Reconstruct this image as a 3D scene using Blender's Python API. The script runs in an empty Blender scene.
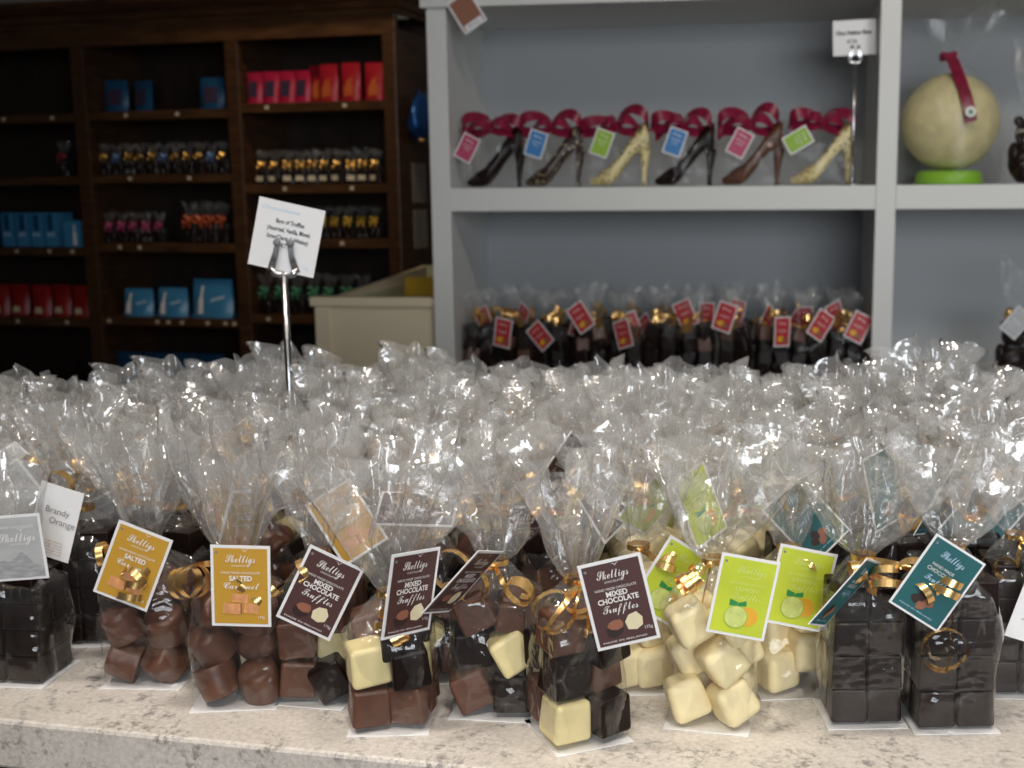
import bpy, bmesh, math, random
import numpy as np
from mathutils import Vector, Matrix

PI = math.pi
S = bpy.context.scene
COL = S.collection
rnd = random.Random(7)
R = math.radians

# ------------------------------------------------------------------ camera
F = 1200.0
CAMZ = 1.393
ZC = 0.95                     # counter top
PITCH = R(9.1)
ROLL = 0.007
PX = 600.0                    # optical axis, right of the frame's centre (the photo is a crop)
cam_d = bpy.data.cameras.new('camera')
cam = bpy.data.objects.new('camera', cam_d)
COL.objects.link(cam)
CP = Vector((0, 0, CAMZ))
fw = Vector((0, math.cos(PITCH), -math.sin(PITCH)))
r0 = Vector((1, 0, 0))
u0 = Vector((0, math.sin(PITCH), math.cos(PITCH)))
rt = r0 * math.cos(ROLL) - u0 * math.sin(ROLL)
up = u0 * math.cos(ROLL) + r0 * math.sin(ROLL)
M4 = Matrix((rt, up, -fw)).transposed().to_4x4()
M4.translation = CP
cam.matrix_world = M4
cam_d.sensor_width = 36.0
cam_d.lens = 36.0 * F / 1024.0
cam_d.shift_x = -(PX - 512.0) / 1024.0
cam_d.clip_start = 0.05
cam_d.dof.use_dof = True
cam_d.dof.focus_distance = 0.99
cam_d.dof.aperture_fstop = 9.0
S.camera = cam


def ray(px, py):
    return (fw + rt * ((px - PX) / F) + up * ((384 - py) / F)).normalized()


def hit_z(px, py, z):
    d = ray(px, py)
    return CP + d * ((z - CAMZ) / d.z)


def hit_y(px, py, y):
    d = ray(px, py)
    return CP + d * (y / d.y)


def hit_plane(px, py, P, n):
    d = ray(px, py)
    return CP + d * ((P - CP).dot(n) / d.dot(n))


# ------------------------------------------------------------------ materials
MATS = {}


def mat(name, color, rough=0.5, metal=0.0, noise=None, bump=None, spec=None, coat=0.0):
    if name in MATS:
        return MATS[name]
    m = bpy.data.materials.new(name)
    m.use_nodes = True
    nt = m.node_tree
    b = nt.nodes['Principled BSDF']
    b.inputs['Base Color'].default_value = (*color, 1)
    b.inputs['Roughness'].default_value = rough
    b.inputs['Metallic'].default_value = metal
    if spec is not None:
        b.inputs['Specular IOR Level'].default_value = spec
    if coat:
        b.inputs['Coat Weight'].default_value = coat
        b.inputs['Coat Roughness'].default_value = 0.15
    if noise or bump:
        tc = nt.nodes.new('ShaderNodeTexCoord')
    if noise:
        sc, amt, stretch = noise
        mp = nt.nodes.new('ShaderNodeMapping')
        mp.inputs['Scale'].default_value = stretch
        nt.links.new(tc.outputs['Object'], mp.inputs['Vector'])
        n = nt.nodes.new('ShaderNodeTexNoise')
        n.inputs['Scale'].default_value = sc
        n.inputs['Detail'].default_value = 5
        nt.links.new(mp.outputs['Vector'], n.inputs['Vector'])
        rp = nt.nodes.new('ShaderNodeValToRGB')
        rp.color_ramp.elements[0].position = 0.3
        rp.color_ramp.elements[1].position = 0.7
        rp.color_ramp.elements[0].color = (*[c * (1 - amt) for c in color], 1)
        rp.color_ramp.elements[1].color = (*[min(1, c * (1 + amt)) for c in color], 1)
        nt.links.new(n.outputs['Fac'], rp.inputs['Fac'])
        nt.links.new(rp.outputs['Color'], b.inputs['Base Color'])
    if bump:
        sc, st = bump
        n2 = nt.nodes.new('ShaderNodeTexNoise')
        n2.inputs['Scale'].default_value = sc
        n2.inputs['Detail'].default_value = 3
        nt.links.new(tc.outputs['Object'], n2.inputs['Vector'])
        bp = nt.nodes.new('ShaderNodeBump')
        bp.inputs['Strength'].default_value = st
        bp.inputs['Distance'].default_value = 0.002
        nt.links.new(n2.outputs['Fac'], bp.inputs['Height'])
        nt.links.new(bp.outputs['Normal'], b.inputs['Normal'])
    MATS[name] = m
    return m


def film_mat(name, haze=0.24, base=0.09, edge=0.70, rough=0.09, bump=0.75, scale=120):
    m = bpy.data.materials.new(name)
    m.use_nodes = True
    nt = m.node_tree
    nt.nodes.clear()
    N = nt.nodes.new
    L = nt.links.new
    out = N('ShaderNodeOutputMaterial')
    tr = N('ShaderNodeBsdfTransparent')
    tr.inputs['Color'].default_value = (0.997, 0.996, 0.994, 1)
    gl = N('ShaderNodeBsdfAnisotropic')
    gl.inputs['Roughness'].default_value = rough
    gl.inputs['Color'].default_value = (1, 1, 1, 1)
    di = N('ShaderNodeBsdfDiffuse')
    di.inputs['Color'].default_value = (0.97, 0.965, 0.95, 1)
    tl = N('ShaderNodeBsdfTranslucent')
    tl.inputs['Color'].default_value = (0.97, 0.965, 0.95, 1)
    tc = N('ShaderNodeTexCoord')
    vo = N('ShaderNodeTexVoronoi')
    vo.inputs['Scale'].default_value = scale
    L(tc.outputs['Object'], vo.inputs['Vector'])
    bp = N('ShaderNodeBump')
    bp.inputs['Strength'].default_value = bump
    bp.inputs['Distance'].default_value = 0.0012
    L(vo.outputs['Distance'], bp.inputs['Height'])
    L(bp.outputs['Normal'], gl.inputs['Normal'])
    lw = N('ShaderNodeLayerWeight')
    lw.inputs['Blend'].default_value = 0.5
    pw = N('ShaderNodeMath')
    pw.operation = 'POWER'
    pw.inputs[1].default_value = 3.2
    L(lw.outputs['Facing'], pw.inputs[0])
    ma = N('ShaderNodeMath')
    ma.operation = 'MULTIPLY_ADD'
    ma.inputs[1].default_value = edge
    ma.inputs[2].default_value = base
    L(pw.outputs[0], ma.inputs[0])
    m1 = N('ShaderNodeMixShader')
    m1.inputs['Fac'].default_value = 0.3
    L(di.outputs[0], m1.inputs[1])
    L(tl.outputs[0], m1.inputs[2])
    m2 = N('ShaderNodeMixShader')
    at = N('ShaderNodeAttribute')
    at.attribute_name = 'crumple'
    hz = N('ShaderNodeMath')
    hz.operation = 'MULTIPLY_ADD'
    hz.inputs[1].default_value = haze
    hz.inputs[2].default_value = haze * .010
    L(at.outputs['Fac'], hz.inputs[0])
    # creases whiten the film
    mp = N('ShaderNodeMapping')
    mp.inputs['Scale'].default_value = (1.0, 1.0, .45)
    L(tc.outputs['Object'], mp.inputs['Vector'])
    ve = N('ShaderNodeTexVoronoi')
    ve.feature = 'DISTANCE_TO_EDGE'
    ve.inputs['Scale'].default_value = scale * .5
    L(mp.outputs['Vector'], ve.inputs['Vector'])
    mr = N('ShaderNodeMapRange')
    mr.inputs['From Min'].default_value = 0.0
    mr.inputs['From Max'].default_value = 0.07
    mr.inputs['To Min'].default_value = 1.0
    mr.inputs['To Max'].default_value = 0.0
    L(ve.outputs['Distance'], mr.inputs['Value'])
    ns = N('ShaderNodeTexNoise')
    ns.inputs['Scale'].default_value = scale * .45
    ns.inputs['Detail'].default_value = 2
    L(tc.outputs['Object'], ns.inputs['Vector'])
    nm = N('ShaderNodeMapRange')
    nm.inputs['From Min'].default_value = .50
    nm.inputs['From Max'].default_value = .66
    L(ns.outputs['Fac'], nm.inputs['Value'])
    mk = N('ShaderNodeMath')
    mk.operation = 'MULTIPLY'
    L(mr.outputs['Result'], mk.inputs[0])
    L(nm.outputs['Result'], mk.inputs[1])
    cz = N('ShaderNodeMath')
    cz.operation = 'MULTIPLY_ADD'
    cz.inputs[1].default_value = .30
    cz.inputs[2].default_value = .05
    L(at.outputs['Fac'], cz.inputs[0])
    cm = N('ShaderNodeMath')
    cm.operation = 'MULTIPLY_ADD'
    L(mk.outputs[0], cm.inputs[0])
    L(cz.outputs[0], cm.inputs[1])
    L(hz.outputs[0], cm.inputs[2])
    L(cm.outputs[0], m2.inputs['Fac'])
    gb = N('ShaderNodeMath')
    gb.operation = 'MULTIPLY_ADD'
    gb.inputs[1].default_value = base * 1.2
    gb.inputs[2].default_value = base * .42
    L(at.outputs['Fac'], gb.inputs[0])
    L(gb.outputs[0], ma.inputs[2])
    L(tr.outputs[0], m2.inputs[1])
    L(m1.outputs[0], m2.inputs[2])
    m3 = N('ShaderNodeMixShader')
    L(ma.outputs[0], m3.inputs['Fac'])
    L(m2.outputs[0], m3.inputs[1])
    L(gl.outputs[0], m3.inputs[2])
    L(m3.outputs[0], out.inputs['Surface'])
    return m


FILM = film_mat('cellophane')
FILM2 = film_mat('stiff_cellophane', haze=0.05, base=0.014, edge=0.30, rough=0.12, bump=0.5, scale=60)


def granite():
    m = bpy.data.materials.new('speckled_stone')
    m.use_nodes = True
    nt = m.node_tree
    N = nt.nodes.new
    L = nt.links.new
    b = nt.nodes['Principled BSDF']
    b.inputs['Roughness'].default_value = 0.35
    tc = N('ShaderNodeTexCoord')

    def ramp(src, stops):
        r = N('ShaderNodeValToRGB')
        e = r.color_ramp.elements
        e[0].position, e[0].color = stops[0][0], (*stops[0][1], 1)
        e[1].position, e[1].color = stops[1][0], (*stops[1][1], 1)
        for p, c in stops[2:]:
            k = e.new(p)
            k.color = (*c, 1)
        L(src, r.inputs['Fac'])
        return r.outputs['Color']

    def noise(scale, detail=4, rough=0.55, dist=0):
        n = N('ShaderNodeTexNoise')
        n.inputs['Scale'].default_value = scale
        n.inputs['Detail'].default_value = detail
        n.inputs['Roughness'].default_value = rough
        n.inputs['Distortion'].default_value = dist
        L(tc.outputs['Object'], n.inputs['Vector'])
        return n.outputs['Fac']
    base = ramp(noise(9, 6), [(0.3, (0.60, 0.56, 0.515)), (0.7, (0.74, 0.70, 0.66))])
    grit = ramp(noise(210, 3, 0.7), [(0.35, (0.66, 0.62, 0.58)), (0.62, (1.08, 1.06, 1.04))])
    mx = N('ShaderNodeMix')
    mx.data_type = 'RGBA'
    mx.blend_type = 'MULTIPLY'
    mx.inputs['Factor'].default_value = 0.55
    L(base, mx.inputs['A'])
    L(grit, mx.inputs['B'])
    # grey patches
    a = ramp(noise(26, 6, 0.7, 0.6), [(0.505, (0, 0, 0)), (0.60, (1, 1, 1))])
    c = ramp(noise(120, 4, 0.7), [(0.47, (0, 0, 0)), (0.58, (1, 1, 1))])
    mu = N('ShaderNodeMath')
    mu.operation = 'MULTIPLY'
    L(a, mu.inputs[0])
    L(c, mu.inputs[1])
    m2 = N('ShaderNodeMath')
    m2.operation = 'MULTIPLY'
    m2.inputs[1].default_value = 0.8
    L(mu.outputs[0], m2.inputs[0])
    mx2 = N('ShaderNodeMix')
    mx2.data_type = 'RGBA'
    L(m2.outputs[0], mx2.inputs['Factor'])
    L(mx.outputs['Result'], mx2.inputs['A'])
    mx2.inputs['B'].default_value = (0.20, 0.19, 0.18, 1)
    L(mx2.outputs['Result'], b.inputs['Base Color'])
    return m


M_STONE = granite()
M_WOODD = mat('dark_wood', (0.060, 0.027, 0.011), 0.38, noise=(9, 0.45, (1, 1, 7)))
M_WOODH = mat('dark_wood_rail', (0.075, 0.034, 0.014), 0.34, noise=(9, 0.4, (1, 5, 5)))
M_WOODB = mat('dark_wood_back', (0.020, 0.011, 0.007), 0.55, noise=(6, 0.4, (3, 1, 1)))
M_WHITE = mat('white_paint', (0.70, 0.70, 0.68), 0.45)
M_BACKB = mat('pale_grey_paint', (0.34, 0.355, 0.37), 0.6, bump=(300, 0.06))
M_CREAM = mat('cream_paint', (0.78, 0.67, 0.48), 0.45)
M_CREAMI = mat('shaded_cream_paint', (0.56, 0.56, 0.36), 0.55)  # greenish shadow inside the bin, put into the cream colour
M_WALL = mat('grey_brown_plaster', (0.30, 0.27, 0.24), 0.8, bump=(60, 0.2))
M_FLOOR = mat('brown_floor', (0.16, 0.11, 0.08), 0.5, noise=(4, 0.3, (1, 6, 1)))
M_CEIL = mat('ceiling_plaster', (0.34, 0.31, 0.28), 0.8, bump=(80, 0.15))
M_CARD = mat('white_card', (0.82, 0.82, 0.83), 0.5)
M_STEEL = mat('brushed_steel', (0.62, 0.62, 0.63), 0.26, 1.0)
M_GOLD = mat('gold_ribbon', (0.95, 0.62, 0.25), 0.27, 0.9)
M_SATIN = mat('magenta_satin', (0.215, 0.009, 0.040), 0.34, noise=(40, 0.3, (1, 1, 1)))
M_MILK = mat('milk_chocolate', (0.112, 0.046, 0.027), 0.40, noise=(60, 0.22, (1, 1, 1)), bump=(90, 0.25))
M_DARK = mat('dark_chocolate', (0.0115, 0.0055, 0.0043), 0.33, noise=(60, 0.3, (1, 1, 1)), bump=(90, 0.25), spec=.24)
M_WCHOC = mat('white_chocolate', (0.82, 0.70, 0.36), 0.40, noise=(50, 0.06, (1, 1, 1)), bump=(90, 0.2))
M_LEMON = mat('lemon_white_chocolate', (0.84, 0.72, 0.42), 0.42, noise=(50, 0.08, (1, 1, 1)), bump=(80, 0.25))
M_INK = mat('black_ink', (0.03, 0.03, 0.035), 0.6)
M_INKG = mat('grey_ink', (0.22, 0.22, 0.23), 0.6)
M_INKB = mat('pale_blue_ink', (0.45, 0.62, 0.80), 0.6)
M_INKBR = mat('faint_brown_ink', (0.52, 0.40, 0.34), 0.6)
M_PRINTW = mat('white_print', (0.80, 0.78, 0.76), 0.55)
M_BROWN = mat('brown_print', (0.075, 0.030, 0.028), 0.5)
M_GOLDP = mat('gold_print', (0.56, 0.31, 0.035), 0.5)
M_LIME = mat('lime_print', (0.53, 0.62, 0.035), 0.5, noise=(22, 0.12, (1, 1, 1)))
M_TEAL = mat('teal_print', (0.008, 0.105, 0.115), 0.5)
M_GREYP = mat('grey_print', (0.46, 0.47, 0.48), 0.5, noise=(30, 0.1, (1, 1, 3)))
M_GREYD = mat('grey_sketch_print', (0.36, 0.37, 0.385), 0.5, noise=(90, 0.2, (1, 1, 4)))
M_RED = mat('red_print', (0.50, 0.035, 0.045), 0.5)
M_PINK = mat('pink_print', (0.46, 0.05, 0.13), 0.5)
M_BLUE = mat('blue_print', (0.035, 0.20, 0.50), 0.5)
M_GREEN = mat('green_print', (0.28, 0.47, 0.03), 0.5)
M_PEACH = mat('peach_picture', (0.72, 0.33, 0.14), 0.55, noise=(200, 0.15, (1, 1, 1)))
M_ORANGE = mat('yellow_orange_picture', (0.80, 0.42, 0.03), 0.5)
M_LIMEP = mat('pale_lime_picture', (0.60, 0.68, 0.20), 0.5, noise=(150, 0.12, (1, 1, 1)))
M_LIMERIM = mat('lime_rind_picture', (0.36, 0.50, 0.04), 0.5)
M_MINT = mat('mint_leaf_picture', (0.02, 0.26, 0.06), 0.5)
M_PICM = mat('milk_truffle_picture', (0.30, 0.12, 0.07), 0.5)
M_PICD = mat('dark_truffle_picture', (0.030, 0.014, 0.012), 0.5)
M_PICW = mat('white_truffle_picture', (0.74, 0.66, 0.44), 0.5)
M_BLUEPK = mat('sky_blue_packet', (0.055, 0.25, 0.46), 0.3)
M_BLUED = mat('deep_blue_packet', (0.012, 0.065, 0.15), 0.3)
M_PINKPK = mat('pinkish_red_pouch', (0.42, 0.013, 0.055), 0.3)
M_REDPK = mat('red_pouch', (0.36, 0.013, 0.026), 0.3)
M_REDDK = mat('dark_red_packet', (0.30, 0.012, 0.010), 0.4)
M_FLAME = mat('orange_flame_print', (0.48, 0.10, 0.025), 0.4)
M_WINDOWP = mat('purple_grey_pouch_window', (0.05, 0.035, 0.065), 0.3)
M_FOILB = mat('blue_foil', (0.02, 0.10, 0.36), 0.22, 0.6, bump=(60, 0.6))
M_GREENB = mat('green_base', (0.22, 0.46, 0.03), 0.5)
M_BALL = mat('cream_chocolate_ball', (0.64, 0.56, 0.31), 0.45, noise=(30, 0.12, (1, 1, 1)), bump=(60, 0.3))
M_PAPER = mat('grey_notice_paper', (0.36, 0.32, 0.27), 0.7)
M_TICKET = mat('cream_ticket', (0.66, 0.56, 0.38), 0.6)
M_CABBODY = mat('red_brown_cabinet', (0.10, 0.04, 0.025), 0.5, noise=(6, 0.3, (1, 1, 6)))
TIE = {k: mat(k + '_tie_ribbon', c, 0.35, mt) for k, c, mt in [
    ('gold', (0.75, 0.50, 0.16), 1.0), ('blue', (0.10, 0.22, 0.50), 0.2), ('pink', (0.55, 0.06, 0.22), 0.1),
    ('orange', (0.60, 0.10, 0.03), 0.1), ('yellow', (0.68, 0.42, 0.03), 0.1), ('green', (0.06, 0.30, 0.16), 0.1),
    ('red', (0.45, 0.03, 0.05), 0.1)]}


def spotted(name, base, dot):
    m = bpy.data.materials.new(name)
    m.use_nodes = True
    nt = m.node_tree
    b = nt.nodes['Principled BSDF']
    b.inputs['Roughness'].default_value = 0.4
    tc = nt.nodes.new('ShaderNodeTexCoord')
    v = nt.nodes.new('ShaderNodeTexVoronoi')
    v.inputs['Scale'].default_value = 95
    nt.links.new(tc.outputs['Object'], v.inputs['Vector'])
    r = nt.nodes.new('ShaderNodeValToRGB')
    r.color_ramp.elements[0].position = 0.24
    r.color_ramp.elements[1].position = 0.32
    r.color_ramp.elements[0].color = (*dot, 1)
    r.color_ramp.elements[1].color = (*base, 1)
    nt.links.new(v.outputs['Distance'], r.inputs['Fac'])
    nt.links.new(r.outputs['Color'], b.inputs['Base Color'])
    return m


M_SHOEC = spotted('dotted_cream_chocolate', (0.70, 0.60, 0.30), (0.16, 0.09, 0.04))
M_SHOED = spotted('dotted_dark_chocolate', (0.035, 0.016, 0.011), (0.55, 0.48, 0.30))


# ------------------------------------------------------------------ object helpers
def empty(name, loc=(0, 0, 0), rz=0.0, label=None, cat=None, group=None):
    o = bpy.data.objects.new(name, None)
    COL.objects.link(o)
    o.location = loc
    o.rotation_euler = (0, 0, rz)
    o.empty_display_size = 0.02
    tag(o, label, cat, group)
    return o


def tag(o, label=None, cat=None, group=None, kind=None):
    if label:
        o['label'] = label
    if cat:
        o['category'] = cat
    if group:
        o['group'] = group
    if kind:
        o['kind'] = kind
    return o


def link(name, me, parent=None, mtx=None):
    o = bpy.data.objects.new(name, me)
    COL.objects.link(o)
    if parent is not None:
        o.parent = parent
    if mtx is not None:
        o.matrix_local = mtx
    return o


def T(x, y, z):
    return Matrix.Translation((x, y, z))


def RZ(a):
    return Matrix.Rotation(a, 4, 'Z')


class MB:
    """collects shapes into one mesh with several materials"""

    def __init__(self):
        self.v = []
        self.f = []
        self.mi = []
        self.sm = []
        self.mats = []

    def mid(self, m):
        if m not in self.mats:
            self.mats.append(m)
        return self.mats.index(m)

    def add(self, verts, faces, m, smooth=False):
        n = len(self.v)
        k = self.mid(m)
        self.v += [tuple(p) for p in verts]
        for f in faces:
            self.f.append([i + n for i in f])
            self.mi.append(k)
            self.sm.append(smooth)

    def box(self, x0, x1, y0, y1, z0, z1, m, bev=0.0):
        if bev:
            bm = bmesh.new()
            bmesh.ops.create_cube(bm, size=1)
            for v in bm.verts:
                v.co = Vector(((x0 + x1) / 2 + v.co.x * (x1 - x0), (y0 + y1) / 2 + v.co.y * (y1 - y0), (z0 + z1) / 2 + v.co.z * (z1 - z0)))
            bmesh.ops.bevel(bm, geom=bm.edges[:], offset=bev, segments=2, profile=.5, affect='EDGES')
            self.bm(bm, m)
            return
        vs = [(x, y, z) for z in (z0, z1) for y in (y0, y1) for x in (x0, x1)]
        self.add(vs, [(0, 2, 3, 1), (4, 5, 7, 6), (0, 1, 5, 4), (2, 6, 7, 3), (0, 4, 6, 2), (1, 3, 7, 5)], m)

    def bm(self, bm, m, mtx=None, smooth=False):
        bm.verts.index_update()
        vs = [(mtx @ v.co) if mtx else v.co.copy() for v in bm.verts]
        self.add(vs, [[v.index for v in f.verts] for f in bm.faces], m, smooth)
        bm.free()

    def prism(self, poly, axis, a, b, m):
        """poly in the two other axes, extruded along axis 'x','y' or 'z' from a to b"""
        n = len(poly)

        def pt(p, t):
            return {'x': (t, p[0], p[1]), 'y': (p[0], t, p[1]), 'z': (p[0], p[1], t)}[axis]
        vs = [pt(p, a) for p in poly] + [pt(p, b) for p in poly]
        fs = [list(range(n))[::-1], list(range(n, 2 * n))]
        for i in range(n):
            j = (i + 1) % n
            fs.append((i, j, n + j, n + i))
        self.add(vs, fs, m)

    def lathe(self, prof, m, seg=24, mtx=None, smooth=True, cap=True):
        vs = []
        for r, z in prof:
            for i in range(seg):
                a = 2 * PI * i / seg
                p = Vector((r * math.cos(a), r * math.sin(a), z))
                vs.append(mtx @ p if mtx else p)
        fs = []
        for j in range(len(prof) - 1):
            for i in range(seg):
                k = (i + 1) % seg
                fs.append((j * seg + i, j * seg + k, (j + 1) * seg + k, (j + 1) * seg + i))
        if cap:
            fs.append(list(range(seg))[::-1])
            fs.append(list(range((len(prof) - 1) * seg, len(prof) * seg)))
        self.add(vs, fs, m, smooth)

    def tube(self, pts, r, m, seg=8):
        pts = [Vector(p) for p in pts]
        vs, fs = [], []
        for i, p in enumerate(pts):
            d = (pts[min(i + 1, len(pts) - 1)] - pts[max(i - 1, 0)]).normalized()
            a = d.orthogonal().normalized() if i == 0 else (pa - d * pa.dot(d)).normalized()
            pa = a
            b = d.cross(a)
            rr = r[i] if isinstance(r, (list, tuple)) else r
            for k in range(seg):
                t = 2 * PI * k / seg
                vs.append(p + a * (rr * math.cos(t)) + b * (rr * math.sin(t)))
        for i in range(len(pts) - 1):
            for k in range(seg):
                l = (k + 1) % seg
                fs.append((i * seg + k, i * seg + l, (i + 1) * seg + l, (i + 1) * seg + k))
        fs.append(list(range(seg))[::-1])
        fs.append(list(range((len(pts) - 1) * seg, len(pts) * seg)))
        self.add(vs, fs, m, True)

    def strip(self, pts, wid, m):
        """flat ribbon: pts and, per point, a half-width vector"""
        vs = []
        for p, w in zip(pts, wid):
            vs += [Vector(p) - Vector(w), Vector(p) + Vector(w)]
        fs = [(2 * i, 2 * i + 1, 2 * i + 3, 2 * i + 2) for i in range(len(pts) - 1)]
        self.add(vs, fs, m, True)

    def mesh(self, name):
        me = bpy.data.meshes.new(name)
        me.from_pydata(self.v, [], self.f)
        for m in self.mats:
            me.materials.append(m)
        me.polygons.foreach_set('material_index', self.mi)
        me.polygons.foreach_set('use_smooth', self.sm)
        me.update()
        return me

    def build(self, name, parent=None, mtx=None):
        return link(name, self.mesh(name), parent, mtx)


# ------------------------------------------------------------------ lettering
def text_geo(s, size, align='CENTER', shear=0.0, bold=0.0, width=None):
    cu = bpy.data.curves.new('t', 'FONT')
    cu.body = s
    cu.size = size
    cu.align_x = align
    cu.shear = shear
    cu.offset = bold
    cu.resolution_u = 3
    o = bpy.data.objects.new('t', cu)
    COL.objects.link(o)
    dg = bpy.context.evaluated_depsgraph_get()
    me = bpy.data.meshes.new_from_object(o.evaluated_get(dg))
    vs = [v.co.copy() for v in me.vertices]
    fs = [list(p.vertices) for p in me.polygons]
    bpy.data.objects.remove(o)
    bpy.data.curves.remove(cu)
    bpy.data.meshes.remove(me)
    if width and vs:
        w = max(v.x for v in vs) - min(v.x for v in vs)
        k = width / max(w, 1e-6)
        for v in vs:
            v.x *= k
    return vs, fs


def text_on(mb, s, x, z, size, m, y=-0.0011, **kw):
    """writing on a card that faces -y"""
    vs, fs = text_geo(s, size, **kw)
    mb.add([(x + v.x, y, z + v.y) for v in vs], fs, m)


def disc_on(mb, x, z, rx, rz, m, y, n=18, rot=0.0, wob=None):
    vs = []
    for i in range(n):
        a = 2 * PI * i / n
        k = 1 + (wob[i % len(wob)] if wob else 0)
        px, pz = rx * k * math.cos(a), rz * k * math.sin(a)
        vs.append((x + px * math.cos(rot) - pz * math.sin(rot), y, z + px * math.sin(rot) + pz * math.cos(rot)))
    mb.add(vs, [list(range(n))], m)


def poly_on(mb, pts, m, y):
    mb.add([(p[0], y, p[1]) for p in pts], [list(range(len(pts)))], m)


CW, CH = 0.052, 0.0735
SKEL = '\U0001D4E2\U0001D4F4\U0001D4EE\U0001D4F5\U0001D4F5\U0001D4F2\U0001D4F0\U0001D4FC'
TRUF = '\U0001D4E3\U0001D4FB\U0001D4FE\U0001D4EF\U0001D4EF\U0001D4F5\U0001D4EE\U0001D4FC'
CARAM = '\U0001D4D2\U0001D4EA\U0001D4FB\U0001D4EA\U0001D4F6\U0001D4EE\U0001D4F5'


def card_base(mb, face, w=CW, h=CH, b=0.0026, hole=True):
    mb.box(-w / 2, w / 2, -0.0004, 0.0004, -h / 2, h / 2, M_CARD)
    poly_on(mb, [(-w / 2 + b, -h / 2 + b), (w / 2 - b, -h / 2 + b), (w / 2 - b, h / 2 - b), (-w / 2 + b, h / 2 - b)], face, -0.0006)
    # plain white lines of small print on the back, as on the cards seen from behind
    if hole:
        disc_on(mb, -w * 0.40, h * 0.41, 0.0013, 0.0013, M_INKG, -0.0008, 10)


def bird(mb, x, z, s, m):
    pts = [(x - s, z + .5 * s), (x - .4 * s, z + .42 * s), (x, z), (x + .4 * s, z + .5 * s), (x + s, z + .65 * s), (x + .3 * s, z + .25 * s), (x, z - .3 * s), (x - .4 * s, z + .22 * s)]
    poly_on(mb, pts, m, -0.0011)


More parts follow.
